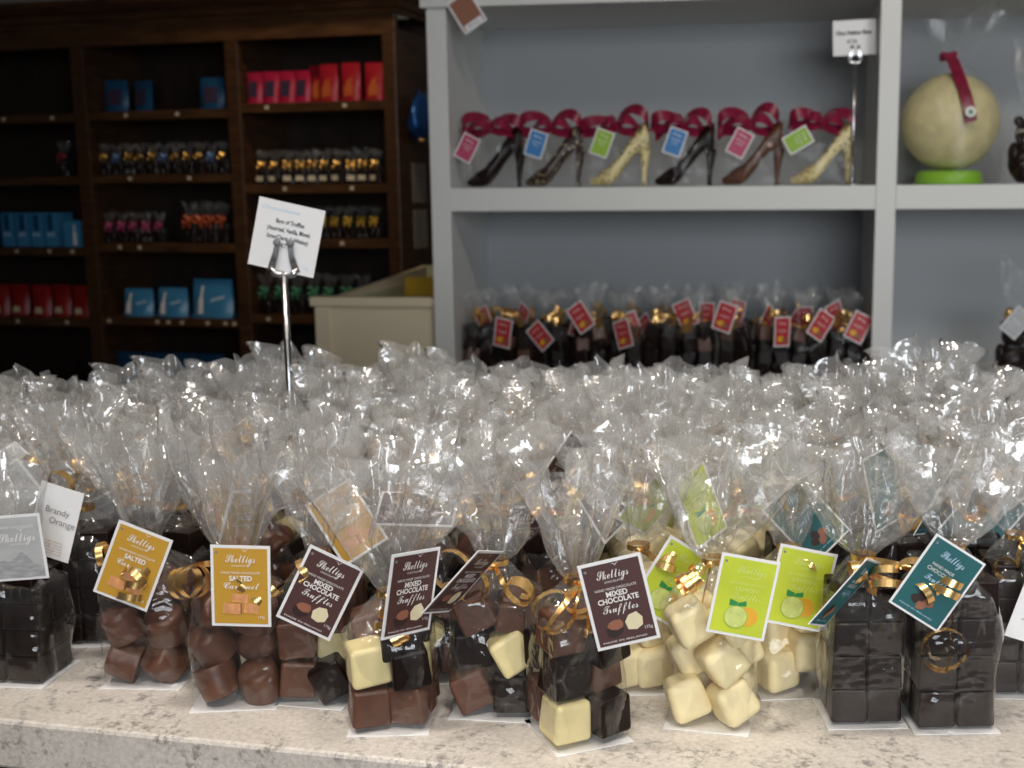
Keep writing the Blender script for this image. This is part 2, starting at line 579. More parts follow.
def card_mesh(kind):
    mb = MB()
    if kind == 'brown':
        card_base(mb, M_BROWN)
        text_on(mb, SKEL, 0, 0.0215, 0.0112, M_PRINTW, width=0.026)
        bird(mb, 0.004, 0.0318, 0.003, M_PRINTW)
        text_on(mb, 'CHOCOLATES', 0, 0.0178, 0.0024, M_PRINTW)
        text_on(mb, 'HAND MADE CHOCOLATE', 0, 0.0118, 0.0030, M_PRINTW, width=0.034)
        text_on(mb, 'MIXED', 0, 0.0062, 0.0062, M_PRINTW, bold=0.0002, width=0.0175)
        text_on(mb, 'CHOCOLATE', 0, 0.0008, 0.0062, M_PRINTW, bold=0.0002, width=0.0335)
        text_on(mb, TRUF, 0, -0.0072, 0.0100, M_PRINTW, width=0.029)
        disc_on(mb, -0.0085, -0.0225, 0.0075, 0.0055, M_PICD, -0.0009, 10, 0.2, [0, .08, -.05])
        disc_on(mb, -0.0070, -0.0178, 0.0065, 0.0045, M_PICM, -0.0010, 8, 0.1, [0, .1, -.06])
        disc_on(mb, 0.0085, -0.0180, 0.0075, 0.0075, M_PICW, -0.0011, 7, 0.3, [0, .12, -.04])
        text_on(mb, '175g', 0.0185, -0.0262, 0.0036, M_PRINTW)
        text_on(mb, 'MADE IN IRELAND', -0.002, -0.0320, 0.0022, M_PRINTW, width=0.036)
    elif kind == 'gold':
        card_base(mb, M_GOLDP)
        text_on(mb, SKEL, 0, 0.0215, 0.0112, M_PRINTW, width=0.026)
        bird(mb, 0.004, 0.0318, 0.003, M_PRINTW)
        text_on(mb, 'CHOCOLATES', 0, 0.0178, 0.0024, M_PRINTW)
        text_on(mb, 'HAND MADE CHOCOLATE', 0, 0.0112, 0.0030, M_PRINTW, width=0.034)
        text_on(mb, 'SALTED', 0, 0.0050, 0.0064, M_PRINTW, bold=0.0002, width=0.020)
        text_on(mb, CARAM, 0, -0.0025, 0.0095, M_PRINTW, width=0.031)
        for x, z, w, h in [(-0.0085, -0.0205, 0.0155, 0.0105), (0.0085, -0.0200, 0.0130, 0.0100), (-0.001, -0.0108, 0.0140, 0.0088)]:
            poly_on(mb, [(x - w / 2, z - h / 2 + .001), (x + w / 2, z - h / 2), (x + w / 2 + .0006, z + h / 2 - .001), (x - w / 2 + .001, z + h / 2)], M_PEACH, -0.0010 - 0.00005 * (z > -0.015))
        poly_on(mb, [(-0.0005, -0.0250), (0.0008, -0.0250), (0.0008, -0.0160), (-0.0005, -0.0160)], M_PICM, -0.0012)
        text_on(mb, '175g', 0.0175, -0.0290, 0.0032, M_PRINTW)
    elif kind == 'lime':
        card_base(mb, M_LIME)
        text_on(mb, SKEL, 0.003, 0.0215, 0.0112, M_LIMEP, width=0.026)
        text_on(mb, 'CHOCOLATES', 0.003, 0.0178, 0.0024, M_LIMEP)
        text_on(mb, 'HAND MADE CHOCOLATE', 0.002, 0.0112, 0.0030, M_LIMEP, width=0.032)
        text_on(mb, 'LEMON', 0.002, 0.0052, 0.0056, M_LIMEP, width=0.020)
        text_on(mb, TRUF, 0.003, -0.0020, 0.0086, M_LIMEP, width=0.025)
        disc_on(mb, 0.0075, -0.0170, 0.0090, 0.0088, M_ORANGE, -0.0008)
        disc_on(mb, -0.0030, -0.0190, 0.0108, 0.0108, M_LIMERIM, -0.0009, 22)
        disc_on(mb, -0.0030, -0.0185, 0.0099, 0.0099, M_LIMEP, -0.0010, 22)
        poly_on(mb, [(-0.011, -0.0030), (-0.0035, -0.0050), (-0.0035, -0.0085), (-0.0105, -0.0090)], M_MINT, -0.0011)
        poly_on(mb, [(-0.0032, -0.0055), (0.0040, -0.0030), (0.0045, -0.0075), (-0.0032, -0.0088)], M_MINT, -0.0011)
    elif kind == 'teal':
        card_base(mb, M_TEAL, b=0.0020)
        text_on(mb, SKEL, 0, 0.0215, 0.0105, M_INKB, width=0.024)
        text_on(mb, 'HAND MADE', -0.003, 0.0120, 0.0040, M_PRINTW, width=0.022)
        text_on(mb, 'CHOCOLATE', -0.002, 0.0068, 0.0050, M_PRINTW, width=0.028)
        text_on(mb, TRUF, 0, -0.0015, 0.0085, M_INKB, width=0.026)
        for i, (x, z) in enumerate([(-0.008, -0.021), (-0.001, -0.024), (-0.004, -0.0165), (0.004, -0.019)]):
            disc_on(mb, x, z, 0.0048, 0.0044, M_PICM if i % 2 else M_PICD, -0.0009 - 0.00005 * i, 8, i, [0, .1, -.08])
        text_on(mb, 'MADE IN IRELAND', -0.002, -0.0310, 0.0022, M_INKB, width=0.034)
    elif kind == 'grey':
        card_base(mb, M_GREYP, w=0.062, h=0.062, b=0.0026)
        text_on(mb, 'HAND MADE CHOCOLATE', 0.002, 0.0185, 0.0032, M_PRINTW, width=0.044)
        text_on(mb, SKEL, 0.007, 0.0060, 0.0125, M_PRINTW, width=0.034)
        bird(mb, 0.012, 0.0165, 0.004, M_PRINTW)
        text_on(mb, 'CHOCOLATES', 0.008, 0.0025, 0.0026, M_PRINTW)
        hill = [(-0.0284, -0.0284), (0.0284, -0.0284), (0.0284, -0.020), (0.020, -0.016), (0.014, -0.0085), (0.009, -0.004), (0.004, -0.0090), (-0.003, -0.0130), (-0.010, -0.011), (-0.018, -0.0185), (-0.0284, -0.0195)]
        poly_on(mb, hill, M_GREYD, -0.0008)
    elif kind == 'brandy':
        mb.box(-0.022, 0.022, -0.0004, 0.0004, -0.036, 0.036, M_CARD)
        text_on(mb, 'Brandy', -0.012, 0.0085, 0.0088, M_INKG, align='LEFT')
        text_on(mb, 'Orange', -0.006, -0.0015, 0.0088, M_INKG, align='LEFT')
        for i in range(5):
            text_on(mb, ['Ingredients', 'sugar cocoa', 'milk cream', 'orange oil', 'store cool'][i], 0.004, -0.020 - 0.0030 * i, 0.0030, M_INKBR, width=0.018)
    elif kind == 'white':
        card_base(mb, M_CARD)
        for i in range(7):
            text_on(mb, 'store in a cool place', 0, 0.018 - 0.006 * i, 0.0028, M_INKG, width=0.034)
    elif kind in ('red', 'pink', 'blue', 'green'):
        fc = {'red': M_RED, 'pink': M_PINK, 'blue': M_BLUE, 'green': M_GREEN}[kind]
        card_base(mb, fc, b=0.0034, hole=False)
        text_on(mb, SKEL, 0, 0.018, 0.0105, M_PRINTW, width=0.026)
        if kind == 'red':
            text_on(mb, TRUF, 0, 0.0, 0.0095, M_PRINTW, width=0.028)
            disc_on(mb, -0.006, -0.018, 0.010, 0.008, M_ORANGE, -0.0009, 8, 0.2, [0, .1, -.1])
            disc_on(mb, 0.008, -0.021, 0.008, 0.007, M_PICM, -0.0010, 8, 0.2, [0, .1, -.1])
        else:
            text_on(mb, 'FASHION', 0, 0.004, 0.0062, M_PRINTW, width=0.028)
            text_on(mb, 'SHOE', 0, -0.006, 0.0062, M_PRINTW, width=0.018)
    return mb.mesh('tag_' + kind)


CARDS = {k: card_mesh(k) for k in ('brown', 'gold', 'lime', 'teal', 'grey', 'brandy', 'white', 'red', 'pink', 'blue', 'green')}


# ------------------------------------------------------------------ cellophane bag film
def tri(x):
    return np.abs((x / (2 * PI)) % 1.0 * 2 - 1) * 2 - 1


def film_mesh(seed, W=0.070, D=0.055, Hc=0.098, Hn=0.135, Ht=0.225, flare=0.042, nu=108, nv=76, expo=5.0,
              m=None, crum=1.0, lean=(0, 0), rn=0.0075, flat=0.52, fan=0.0):
    g = np.random.RandomState(seed)
    th = np.linspace(0, 2 * PI, nu, endpoint=False)
    c, s = np.cos(th), np.sin(th)
    # rows denser toward the neck
    zz = np.concatenate([np.linspace(0.0006, Hc, int(nv * .42), endpoint=False), np.linspace(Hc, Hn, int(nv * .2), endpoint=False), np.linspace(Hn, Ht, nv - int(nv * .42) - int(nv * .2))])
    topn = sum(g.uniform(.3, 1) * tri(k * th + g.uniform(0, 6.28)) for k in (1, 2, 3, 5)) * 0.22
    pleat = sum(a * tri(k * th + g.uniform(0, 6.28)) for k, a in ((3, .5), (5, .55), (7, .5), (11, .35)))
    pleat2 = sum(a * tri(k * th + g.uniform(0, 6.28)) for k, a in ((4, .5), (6, .5), (9, .4)))
    fdir = g.uniform(-0.6, 0.6)
    V = np.zeros((len(zz), nu, 3))
    for j, z in enumerate(zz):
        if z <= Hc:
            a, b, e = W / 2, D / 2, expo
            t = z / Hc
            k = 1.0 + 0.03 * math.sin(t * PI)
            a, b = a * k, b * k
            amp = 0.02 + 0.06 * max(0, (t - .55) / .45) ** 2
            zj = z
        elif z <= Hn:
            t = (z - Hc) / (Hn - Hc)
            q = (1 - t) ** 0.75 * (1 - t * 0.35)
            a = rn + (W / 2 - rn) * q
            b = rn + (D / 2 - rn) * q
            e = 2 + (expo - 2) * (1 - t) ** 1.5
            amp = 0.08 + 0.22 * t
            zj = z
        else:
            t = (z - Hn) / (Ht - Hn)
            q = (t ** 0.80) * (1 - 0.06 * t)
            a = rn + (flare - rn) * q
            b = rn + (flare * flat - rn) * q
            e = 2
            amp = 0.30 + 0.34 * t
            zj = z + topn * t * t * (Ht - Hn) * 0.62
        rr = (np.abs(c / a) ** e + np.abs(s / b) ** e) ** (-1 / e)
        mix = (z - Hc * .6) / max(Hn - Hc * .6, 1e-6)
        pl = pleat if z <= Hn else pleat * (1 - min(1, (z - Hn) / (Ht - Hn))) * .6 + pleat2 * .8
        rr = rr * (1 + amp * pl)
        x, y = rr * c, rr * s
        if z > Hn:
            t = (z - Hn) / (Ht - Hn)
            cr, sr = math.cos(fdir), math.sin(fdir)
            x, y = x * cr - y * sr, x * sr + y * cr
            x = x + lean[0] * t ** 1.3
            y = y + lean[1] * t ** 1.3
        V[j, :, 0], V[j, :, 1], V[j, :, 2] = x, y, zj
    # crumple along sharp creases
    P = V.reshape(-1, 3)
    zrel = P[:, 2]
    am = np.interp(zrel, [0, 0.01, Hc, Hn, Hn + .02, Ht], [0.0, .9, 1.3, .7, 1.5, 2.1])
    sc = W / 0.07
    d = np.zeros_like(P)
    for i in range(16):
        k = g.normal(size=3)
        k = k / np.linalg.norm(k) * g.uniform(50, 260) / sc
        dirn = g.normal(size=3)
        dirn[2] *= .4
        dirn /= np.linalg.norm(dirn)
        w = g.uniform(.0004, .0022) * (120 / (np.linalg.norm(k) * sc)) ** .7
        mask = 0.5 + 0.5 * np.sin(P @ (g.normal(size=3) * 30 / sc) + g.uniform(0, 6))
        d += (tri(P @ k + g.uniform(0, 6.28)) * w * mask)[:, None] * dirn[None, :]
    P = P + d * am[:, None] * crum * sc
    P[:, 2] = np.maximum(P[:, 2], 0.0006)
    nj = len(zz)
    faces = []
    for j in range(nj - 1):
        for i in range(nu):
            k = (i + 1) % nu
            faces.append((j * nu + i, j * nu + k, (j + 1) * nu + k, (j + 1) * nu + i))
    me = bpy.data.meshes.new('cellophane_film')
    me.from_pydata(P.tolist(), [], faces)
    me.materials.append(m or FILM)
    me.polygons.foreach_set('use_smooth', [True] * len(faces))
    at = me.attributes.new('crumple', 'FLOAT', 'POINT')
    at.data.foreach_set('value', np.interp(zrel, [0, Hc * .7, Hn, Hn + .35 * (Ht - Hn), Hn + .8 * (Ht - Hn)], [0.0, .08, .30, .55, 1.0]).tolist())
    me.update()
    return me


# ------------------------------------------------------------------ ribbons
def curl(mb, start, ctr, axis, rad, turns, pitch, w, m, ph=0.0, n=20, sgn=1):
    axis = Vector(axis).normalized()
    e1 = axis.orthogonal().normalized()
    e2 = axis.cross(e1)
    pts, wid = [], []
    N_ = int(n * turns)
    for i in range(N_ + 1):
        t = i / n
        a = ph + sgn * 2 * PI * t
        rr = rad * (1 + .12 * math.sin(3 * t))
        p = Vector(ctr) + e1 * (rr * math.cos(a)) + e2 * (rr * math.sin(a)) + axis * (pitch * (t - turns / 2))
        pts.append(p)
        wid.append(axis * w)
    # lead-in from the knot to the curl
    lead, lw = [], []
    for k in range(7):
        t = k / 7
        q = Vector(start).lerp(pts[0], t) + Vector((0, -0.004 * math.sin(t * PI), 0.004 * math.sin(t * PI)))
        lead.append(q)
        lw.append(Vector((0.0, 0.3, 1)).lerp(axis, t).normalized() * w)
    mb.strip(lead + pts, lw + wid, m)


def ring(mb, z, r, h, m, n=20, ctr=(0, 0)):
    pts = [(ctr[0] + r * math.cos(2 * PI * i / n), ctr[1] + r * math.sin(2 * PI * i / n), z) for i in range(n + 1)]
    mb.strip(pts, [(0, 0, h)] * (n + 1), m)


def ribbon_mesh(seed, Hn, m=None, k=1.0, curls=None):
    g = random.Random(seed)
    m = m or M_GOLD
    mb = MB()
    ring(mb, Hn, 0.0105 * k, 0.0024 * k, m)
    if curls is None:
        curls = []
        for q in range(g.choice([2, 2, 3])):
            x = g.uniform(-.028, .028)
            curls.append(((x, g.uniform(-.034, -.024), Hn + g.uniform(-.030, .006)), (g.uniform(-1, 1), g.uniform(-.5, .5), g.uniform(-.8, .8)), g.uniform(.007, .011), g.uniform(1.1, 2.4), g.uniform(.004, .009)))
    for ctr, ax, rad, turns, pitch in curls:
        if Vector(ax).length < .2:
            ax = (1, .2, .3)
        curl(mb, (0, -0.011 * k, Hn), Vector(ctr) if k == 1 else Vector(ctr) * 1.0, ax, rad * k, turns, pitch * k, 0.0031 * k, m, g.uniform(0, 6), sgn=g.choice([-1, 1]))
    # knot
    mb.lathe([(0.0005, -.003 * k), (.0035 * k, -.001 * k), (.0035 * k, .001 * k), (.0005, .003 * k)], m, 8, T(0, -0.012 * k, Hn))
    return mb.mesh('gold_ribbon')


# ------------------------------------------------------------------ chocolates
def weighted(me):
    n = np.zeros((len(me.vertices), 3))
    for p in me.polygons:
        for v in p.vertices:
            n[v] += np.array(p.normal) * p.area ** 1.5
    n /= np.maximum(np.linalg.norm(n, axis=1), 1e-12)[:, None]
    me.normals_split_custom_set_from_vertices(n.tolist())
    return me


def cube_truffle(m, s=0.032, taper=0.92, bev=0.0032):
    bm = bmesh.new()
    bmesh.ops.create_cube(bm, size=s)
    for v in bm.verts:
        if v.co.z > 0:
            v.co.x *= taper
            v.co.y *= taper
    bmesh.ops.bevel(bm, geom=bm.edges[:], offset=bev, segments=3, profile=.5, affect='EDGES')
    mb = MB()
    mb.bm(bm, m, smooth=True)
    return weighted(mb.mesh('truffle'))


def barrel_truffle(m, r=0.0190, h=0.030):
    mb = MB()
    mb.lathe([(r * .94, -h / 2), (r * .985, -h / 2 + .0006), (r, -h / 2 + .0020), (r * .99, -h / 2 + .004), (r * .90, h * .30), (r * .87, h * .38), (r * .80, h * .445), (r * .66, h * .485), (r * .3, h * .50), (.0003, h * .502)], m, 28)
    return weighted(mb.mesh('truffle'))


TR = {
    'milk_cube': cube_truffle(M_MILK, .0325), 'dark_cube': cube_truffle(M_DARK, .0325), 'white_cube': cube_truffle(M_WCHOC, 0.034, bev=.0045),
    'milk_barrel': barrel_truffle(M_MILK), 'lemon_cube': cube_truffle(M_LEMON, 0.0345, .90, .0070),
    'dark_neat': cube_truffle(M_DARK, 0.0325, .93, .002),
}


def pack(root, kind, W, D, H, g, full=True, whites=(), back=False):
    """fill a bag with truffles; each one is a part of the bag"""
    k = 0
    if kind == 'dark':
        nz = 4 if full else 3
        st = H / nz
        for j in range(nz):
            for ix in (-1, 1):
                for iy in ((-1, 1) if full else (-1,)):
                    sc = min(1.0, W / 0.070, st / 0.0275)
                    mt = T(ix * W * .245 + g.uniform(-.001, .001), iy * D * .24, .003 + st * (j + .5)) @ RZ(g.uniform(-.06, .06)) @ Matrix.Diagonal((W * .48 / .0325, D * .47 / .0325, st * .96 / .0325, 1))
                    link('truffle', TR['dark_neat'], root, mt)
        return
    nz = 4 if full else 3
    st = H / nz
    for j in range(nz):
        for ix in (-1, 1):
            for iy in ((1,) if back else (-1, 1) if full else (-1,)):
                if kind == 'mixed':
                    q = g.random()
                    key = 'milk_cube' if q < .5 else 'dark_cube'
                    if (k in whites):
                        key = 'white_cube'
                elif kind == 'barrel':
                    key = 'milk_barrel'
                else:
                    key = 'lemon_cube'
                fits = min(1.0, W / 0.070) * (.86 if back else .96)
                off = .010 if (j % 2) else -.004
                x = ix * W * .235 + off * .35 + g.uniform(-.002, .002)
                y = iy * D * .21 + g.uniform(-.002, .002)
                z = .016 + st * j * .98 + g.uniform(-.003, .003) * (j > 0)
                if kind == 'barrel':
                    rot = Matrix.Rotation(g.choice([0, R(80), R(100), R(60)]) + g.uniform(-.3, .3), 4, 'X') @ Matrix.Rotation(g.uniform(-.9, .9), 4, 'Y')
                else:
                    rr = .75 if j else .25
                    rot = Matrix.Rotation(g.uniform(-rr, rr), 4, 'Z') @ Matrix.Rotation(g.uniform(-rr, rr), 4, 'Y') @ Matrix.Rotation(g.uniform(-rr, rr) * .6, 4, 'X')
                if j == 0:
                    z = .0232
                link('truffle', TR[key], root, T(x, y, z) @ rot @ Matrix.Scale(fits, 4))
                k += 1


BASE = {}


def base_card(W, D):
    k = (round(W, 3), round(D, 3))
    if k not in BASE:
        mb = MB()
        mb.box(-W / 2, W / 2, -D / 2, D / 2, 0.0003, 0.0010, M_CARD)
        BASE[k] = mb.mesh('base_card')
    return BASE[k]


def tag_at(root, kind, px, py, dist, rot, yaw=0.0, pitch=0.0, k=1.0):
    """card hung on the front of a bag, in the bag's own frame"""
    P = CP + ray(px, py) * (dist / ray(px, py).y)
    w = T(*P) @ Matrix.Rotation(-R(rot), 4, 'Y') @ RZ(yaw) @ Matrix.Rotation(pitch, 4, 'X') @ Matrix.Scale(k, 4)
    root_m = T(*root.location) @ RZ(root.rotation_euler.z)
    return link('tag', CARDS[kind], root, root_m.inverted() @ w)


# ------------------------------------------------------------------ the front bags
# (px of base centre, py of front base edge, kind, W, D, tie height, top height, yaw deg, flare, lean x, tag (kind,px,py,rot,yaw), whites, label)
FRONT = [
    (6, 688, 'dark', .078, .064, .118, .215, -6, .050, -.03, ('grey', 11, 548, 4, 0), (), 'bag of dark truffles with a pale grey mountain-sketch card, leftmost on the counter'),
    (80, 648, 'dark', .070, 0.061, .135, 0.231, 4, 0.062, .00, ('brandy', 55, 522, -17, -.1), (), 'bag of dark truffles with a plain white Brandy Orange card'),
    (142, 690, 'barrel', .075, 0.071, .128, 0.228, -4, 0.064, -.01, ('gold', 133, 566, -23, 0), (), 'bag of round milk chocolate truffles with a tilted golden card, beside the Brandy Orange bag'),
    (229, 712, 'barrel', .075, 0.071, .124, 0.226, 5, 0.068, .00, ('gold', 241, 586, -2, 0), (), 'bag of round milk chocolate truffles with an upright golden caramel card'),
    (316, 709, 'mixed', .064, 0.067, .130, 0.228, -12, 0.062, .00, ('brown', 320, 593, -27, 0), (4, 5), 'bag of mixed truffles with a tilted brown card, beside the upright golden card'),
    (386, 737, 'mixed', .068, 0.069, .112, 0.220, 2, 0.066, .01, ('brown', 411, 593, -9, .85), (4, 5, 8), 'low-tied bag of mixed truffles with a narrow turned brown card and large white cube'),
    (496, 722, 'mixed', .074, 0.070, .130, 0.230, -8, 0.068, -.01, ('brown', 463, 582, -42, 1.12), (8,), 'bag of mixed truffles with one tilted white cube showing mid-front and no readable card'),
    (577, 752, 'mixed', .068, 0.070, .132, 0.226, 24, 0.064, .00, ('brown', 619, 602, 13, 0), (4, 0), 'bag of mixed truffles with a large brown MIXED CHOCOLATE card, nearest the counter edge'),
    (640, 696, 'lemon', .056, 0.065, .128, 0.226, 0, 0.060, .00, ('lime', 674, 583, -31, 0), (), 'bag of pale truffles with a steeply tilted lime card, beside the large brown card'),
    (716, 734, 'lemon', .072, 0.070, .138, 0.232, -14, 0.068, .01, ('lime', 743, 597, -11, 0), (), 'frontmost bag of pale truffles with a slightly tilted lime card'),
    (793, 700, 'lemon', .062, 0.067, .128, 0.228, 4, 0.062, .00, ('lime', 800, 588, -12, 0), (), 'bag of pale truffles between the frontmost lime bag and the dark cube bags'),
    (867, 730, 'dark', .068, 0.060, .140, 0.228, 2, 0.066, .00, ('teal', 845, 593, -40, 1.0), (), 'bag of dark cube truffles with its teal card turned edge-on'),
    (957, 735, 'dark', .072, 0.061, .150, 0.236, 1, 0.070, .01, ('teal', 937, 583, -33, 0), (), 'bag of dark cube truffles with a tilted teal card facing out'),
    (1022, 700, 'dark', .066, 0.060, .140, 0.230, -3, 0.064, .00, ('white', 1046, 606, -18, 0), (), 'bag of dark truffles cut by the right edge of the photo, white card corner showing'),
]
CURLS = {
    2: [((.012, -.050, .112), (.5, .5, .6), .011, 1.8, .008), ((-.022, -.040, .128), (1, .3, .2), .010, 1.2, .006), ((.006, -.046, .098), (.35, .2, 1), .012, 2.4, .011)],
    3: [((-.030, -.036, .118), (1, -.7, .3), .013, 3.2, .006), ((.034, -.046, .108), (.8, .2, .6), .008, 3, .007), ((.016, -.048, .118), (1, .2, -.8), .007, 1.5, .006)],
    4: [((.008, -.040, .128), (.9, .4, .5), .010, 2.3, .006)],
    5: [((.004, -.036, .100), (.2, .3, 1), .010, 1.6, .010), ((.014, -.038, .088), (1, .2, .3), .007, 2.0, .006)],
    6: [((.028, -.040, .118), (.3, .9, .4), .012, 1.7, .006), ((-.030, -.036, .132), (.2, 1, .1), .016, 1.2, .005), ((-.014, -.034, .120), (.3, .9, .1), .014, 1.3, .006)],
    7: [((-.034, -.034, .120), (.1, 1, .1), .016, 1.2, .005), ((-.012, -.036, .126), (.3, .9, .3), .012, 1.4, .006), ((.0, -.040, .106), (.2, .2, 1), .009, 2.2, .006)],
    8: [((.024, -.042, .128), (.4, .3, .8), .010, 2.2, .007)],
    9: [((-.012, -.042, .132), (.7, .4, .5), .009, 2.4, .007)],
    10: [((.004, -.040, .126), (.3, .6, .6), .012, 2.0, .006)],
    11: [((.030, -.042, .136), (.2, .8, .3), .015, 1.4, .006), ((.008, -.040, .132), (.2, .4, .9), .013, 1.6, .012), ((-.014, -.036, .138), (1, .2, .2), .009, 2.0, .006)],
    12: [((-.030, -.040, .128), (.9, .3, .3), .010, 2.2, .010), ((-.016, -.044, .132), (.5, .1, .8), .011, 2.2, .008), ((-.018, -.044, .078), (.1, 1, .1), .017, 1.5, .004)],
    0: [((.0, -.040, .112), (.6, .6, .2), .013, 1.5, .006)],
    1: [((-.010, -.030, .166), (.3, .9, .2), .0135, 1.5, .005)],
}
# truffles seen through the front of each bag: (px, py, kind, roll, yaw, pitch in degrees)
m_, d_, w_, b_, l_ = 'milk_cube', 'dark_cube', 'white_cube', 'milk_barrel', 'lemon_cube'
SEEN = {
    2: [(113, 622, b_, 20, 0, 15), (137, 642, b_, -35, 20, 20), (124, 667, b_, 70, 20, 10), (157, 666, b_, 35, 0, 35), (169, 634, b_, 0, -20, 25), (160, 606, b_, -60, 10, 20), (121, 592, b_, 80, 0, 0)],
    3: [(199, 614, b_, 0, 0, 15), (204, 650, b_, 30, 10, 20), (241, 666, b_, 5, 0, 100), (215, 691, b_, -160, -25, 10), (251, 695, b_, 10, 0, 25), (236, 632, b_, 90, 0, 30), (262, 628, b_, -20, 0, 20)],
    4: [(300, 655, m_, 5, 25, 5), (334, 648, w_, -4, 20, 10), (295, 686, m_, -5, 35, 5), (326, 684, d_, 25, 30, 25), (298, 622, d_, 20, 10, 0), (332, 616, m_, 0, 30, 10)],
    5: [(363, 630, m_, 15, 20, 10), (355, 664, w_, 5, 40, 5), (388, 654, d_, 3, 25, 10), (386, 686, w_, -4, 12, 8), (414, 676, d_, 4, 30, 5), (368, 717, m_, -3, 35, 10), (404, 715, m_, 6, -30, 10)],
    6: [(477, 620, m_, 25, 20, 10), (516, 618, m_, -12, 20, 12), (491, 652, w_, 28, 38, 22), (521, 668, m_, -8, 35, 10), (478, 680, m_, 22, 25, 15), (511, 702, d_, 0, 15, 5), (466, 642, d_, 5, 30, 10)],
    7: [(562, 645, m_, -3, 15, 12), (560, 676, d_, -5, 20, 10), (596, 672, d_, 8, 30, 15), (565, 712, w_, -2, 10, 6), (601, 700, m_, 4, 38, 8), (597, 733, d_, 0, 30, 5)],
    8: [(637, 648, l_, 2, 15, 5), (636, 679, l_, 6, 20, 5), (660, 640, l_, -5, 30, 5), (660, 672, l_, 5, 10, 5)],
    9: [(701, 648, l_, 25, 25, 12), (742, 660, l_, 32, 30, 15), (691, 680, l_, 28, 20, 10), (722, 690, l_, 34, 28, 18), (687, 708, l_, 20, 20, 5), (740, 706, l_, 25, 35, 10), (752, 690, l_, 15, 40, 5)],
    10: [(777, 654, l_, 4, 35, 5), (808, 646, l_, -12, 20, 5), (781, 684, l_, 3, 25, 5), (809, 682, l_, 2, 10, 5)],
}


def pack_seen(root, i, W, D, H, kind, g):
    """truffles in a bag: the visible front ones where they lie, more behind, eased apart so none pass through another"""
    inv = (T(*root.location) @ RZ(root.rotation_euler.z)).inverted()
    y = root.location.y - D / 2 + .019
    items = []
    for n, (px, py, key, roll, yaw, pitch) in enumerate(SEEN[i]):
        P = inv @ (CP + ray(px, py) * ((y + g.uniform(-.001, .002)) / ray(px, py).y))
        k = 1.0 if key in (l_, b_) else .5
        rot = Matrix.Rotation(-R(roll), 4, 'Y') @ Matrix.Rotation(R(pitch * k), 4, 'X') @ RZ(R(yaw * k))
        items.append([np.array(P), key, rot, 4.0 if key == w_ or py > 700 else 1.0])
    nz = 2
    for j in range(nz):
        for ix in (-1, 1):
            key = {'mixed': g.choice([m_, d_]), 'barrel': b_, 'lemon': l_}[kind]
            rot = RZ(g.uniform(-.5, .5)) @ Matrix.Rotation(g.uniform(-.2, .2), 4, 'Y')
            items.append([np.array((ix * W * .235, D * .27, .018 + H / nz * j)), key, rot, .7])
    dmin = .0358
    for it in range(90):
        for a in range(len(items)):
            for b in range(a + 1, len(items)):
                d = items[b][0] - items[a][0]
                L = float(np.linalg.norm(d)) + 1e-9
                if L < dmin:
                    push = d / L * (dmin - L) * .5 * np.array((.55, 1.0, .55))
                    ma_, mb_ = items[a][3], items[b][3]
                    items[a][0] -= push * 2 * mb_ / (ma_ + mb_)
                    items[b][0] += push * 2 * ma_ / (ma_ + mb_)
        for q in items:
            q[0][0] = min(max(q[0][0], -W / 2 + .017), W / 2 - .017)
            q[0][1] = min(max(q[0][1], -D / 2 + .017), D / 2 - .015)
            q[0][2] = min(max(q[0][2], .0215 if q[1] == b_ else .0232), H - .006)
    for p, key, rot, _ in items:
        link('truffle', TR[key], root, T(*p) @ rot)


placed = []          # (x, y, radius)
for i, (px, py, kind, W, D, Hn, Ht, yaw, fl, lx, tg, whites, label) in enumerate(FRONT):
    P = hit_z(px, py, ZC)
    loc = Vector((P.x, P.y + D / 2 + .002, ZC))
    root = empty('truffle_bag', loc, R(yaw), label, 'bag of chocolates', 'truffle bags in the front row')
    g = random.Random(100 + i)
    Hc = Hn * .78
    link('base_card', base_card(W * .99, D * 1.06), root)
    link('film', film_mesh(300 + i, W, D, Hc, Hn, Ht, fl, lean=(lx, 0)), root)
    if i in SEEN:
        pack_seen(root, i, W, D, Hn * .76, kind, g)
    else:
        pack(root, kind, W * .90, D * .90, Hn * .84, g, True, whites)
    link('ribbon', ribbon_mesh(500 + i, Hn, curls=CURLS.get(i)), root)
    t = tag_at(root, tg[0], tg[1], tg[2], loc.y - D / 2 - (.058 if i == 1 else .016), tg[3], tg[4], k=.91 if i in (9, 12) else .96)
    hole = t.matrix_local @ Vector((-CW * .40, -.001, CH * .40) if tg[0] not in ('brandy', 'grey') else (-.016, -.001, .030))
    mb = MB()
    knot = Vector((0, -.012, Hn))
    mid = knot.lerp(hole, .5) + Vector((0, -.006, .006))
    st_ = [knot.lerp(mid, k / 4).lerp(mid.lerp(hole, k / 4), k / 4) for k in range(5)]
    mb.strip(st_, [Vector((.0012, 0, .0022))] * 5, M_GOLD)
    mb.build('tag_ribbon', root)
    if tg[0] in ('white', 'brandy'):
        t['label'] = 'white card'
    placed.append((loc.x, loc.y, W * .5))

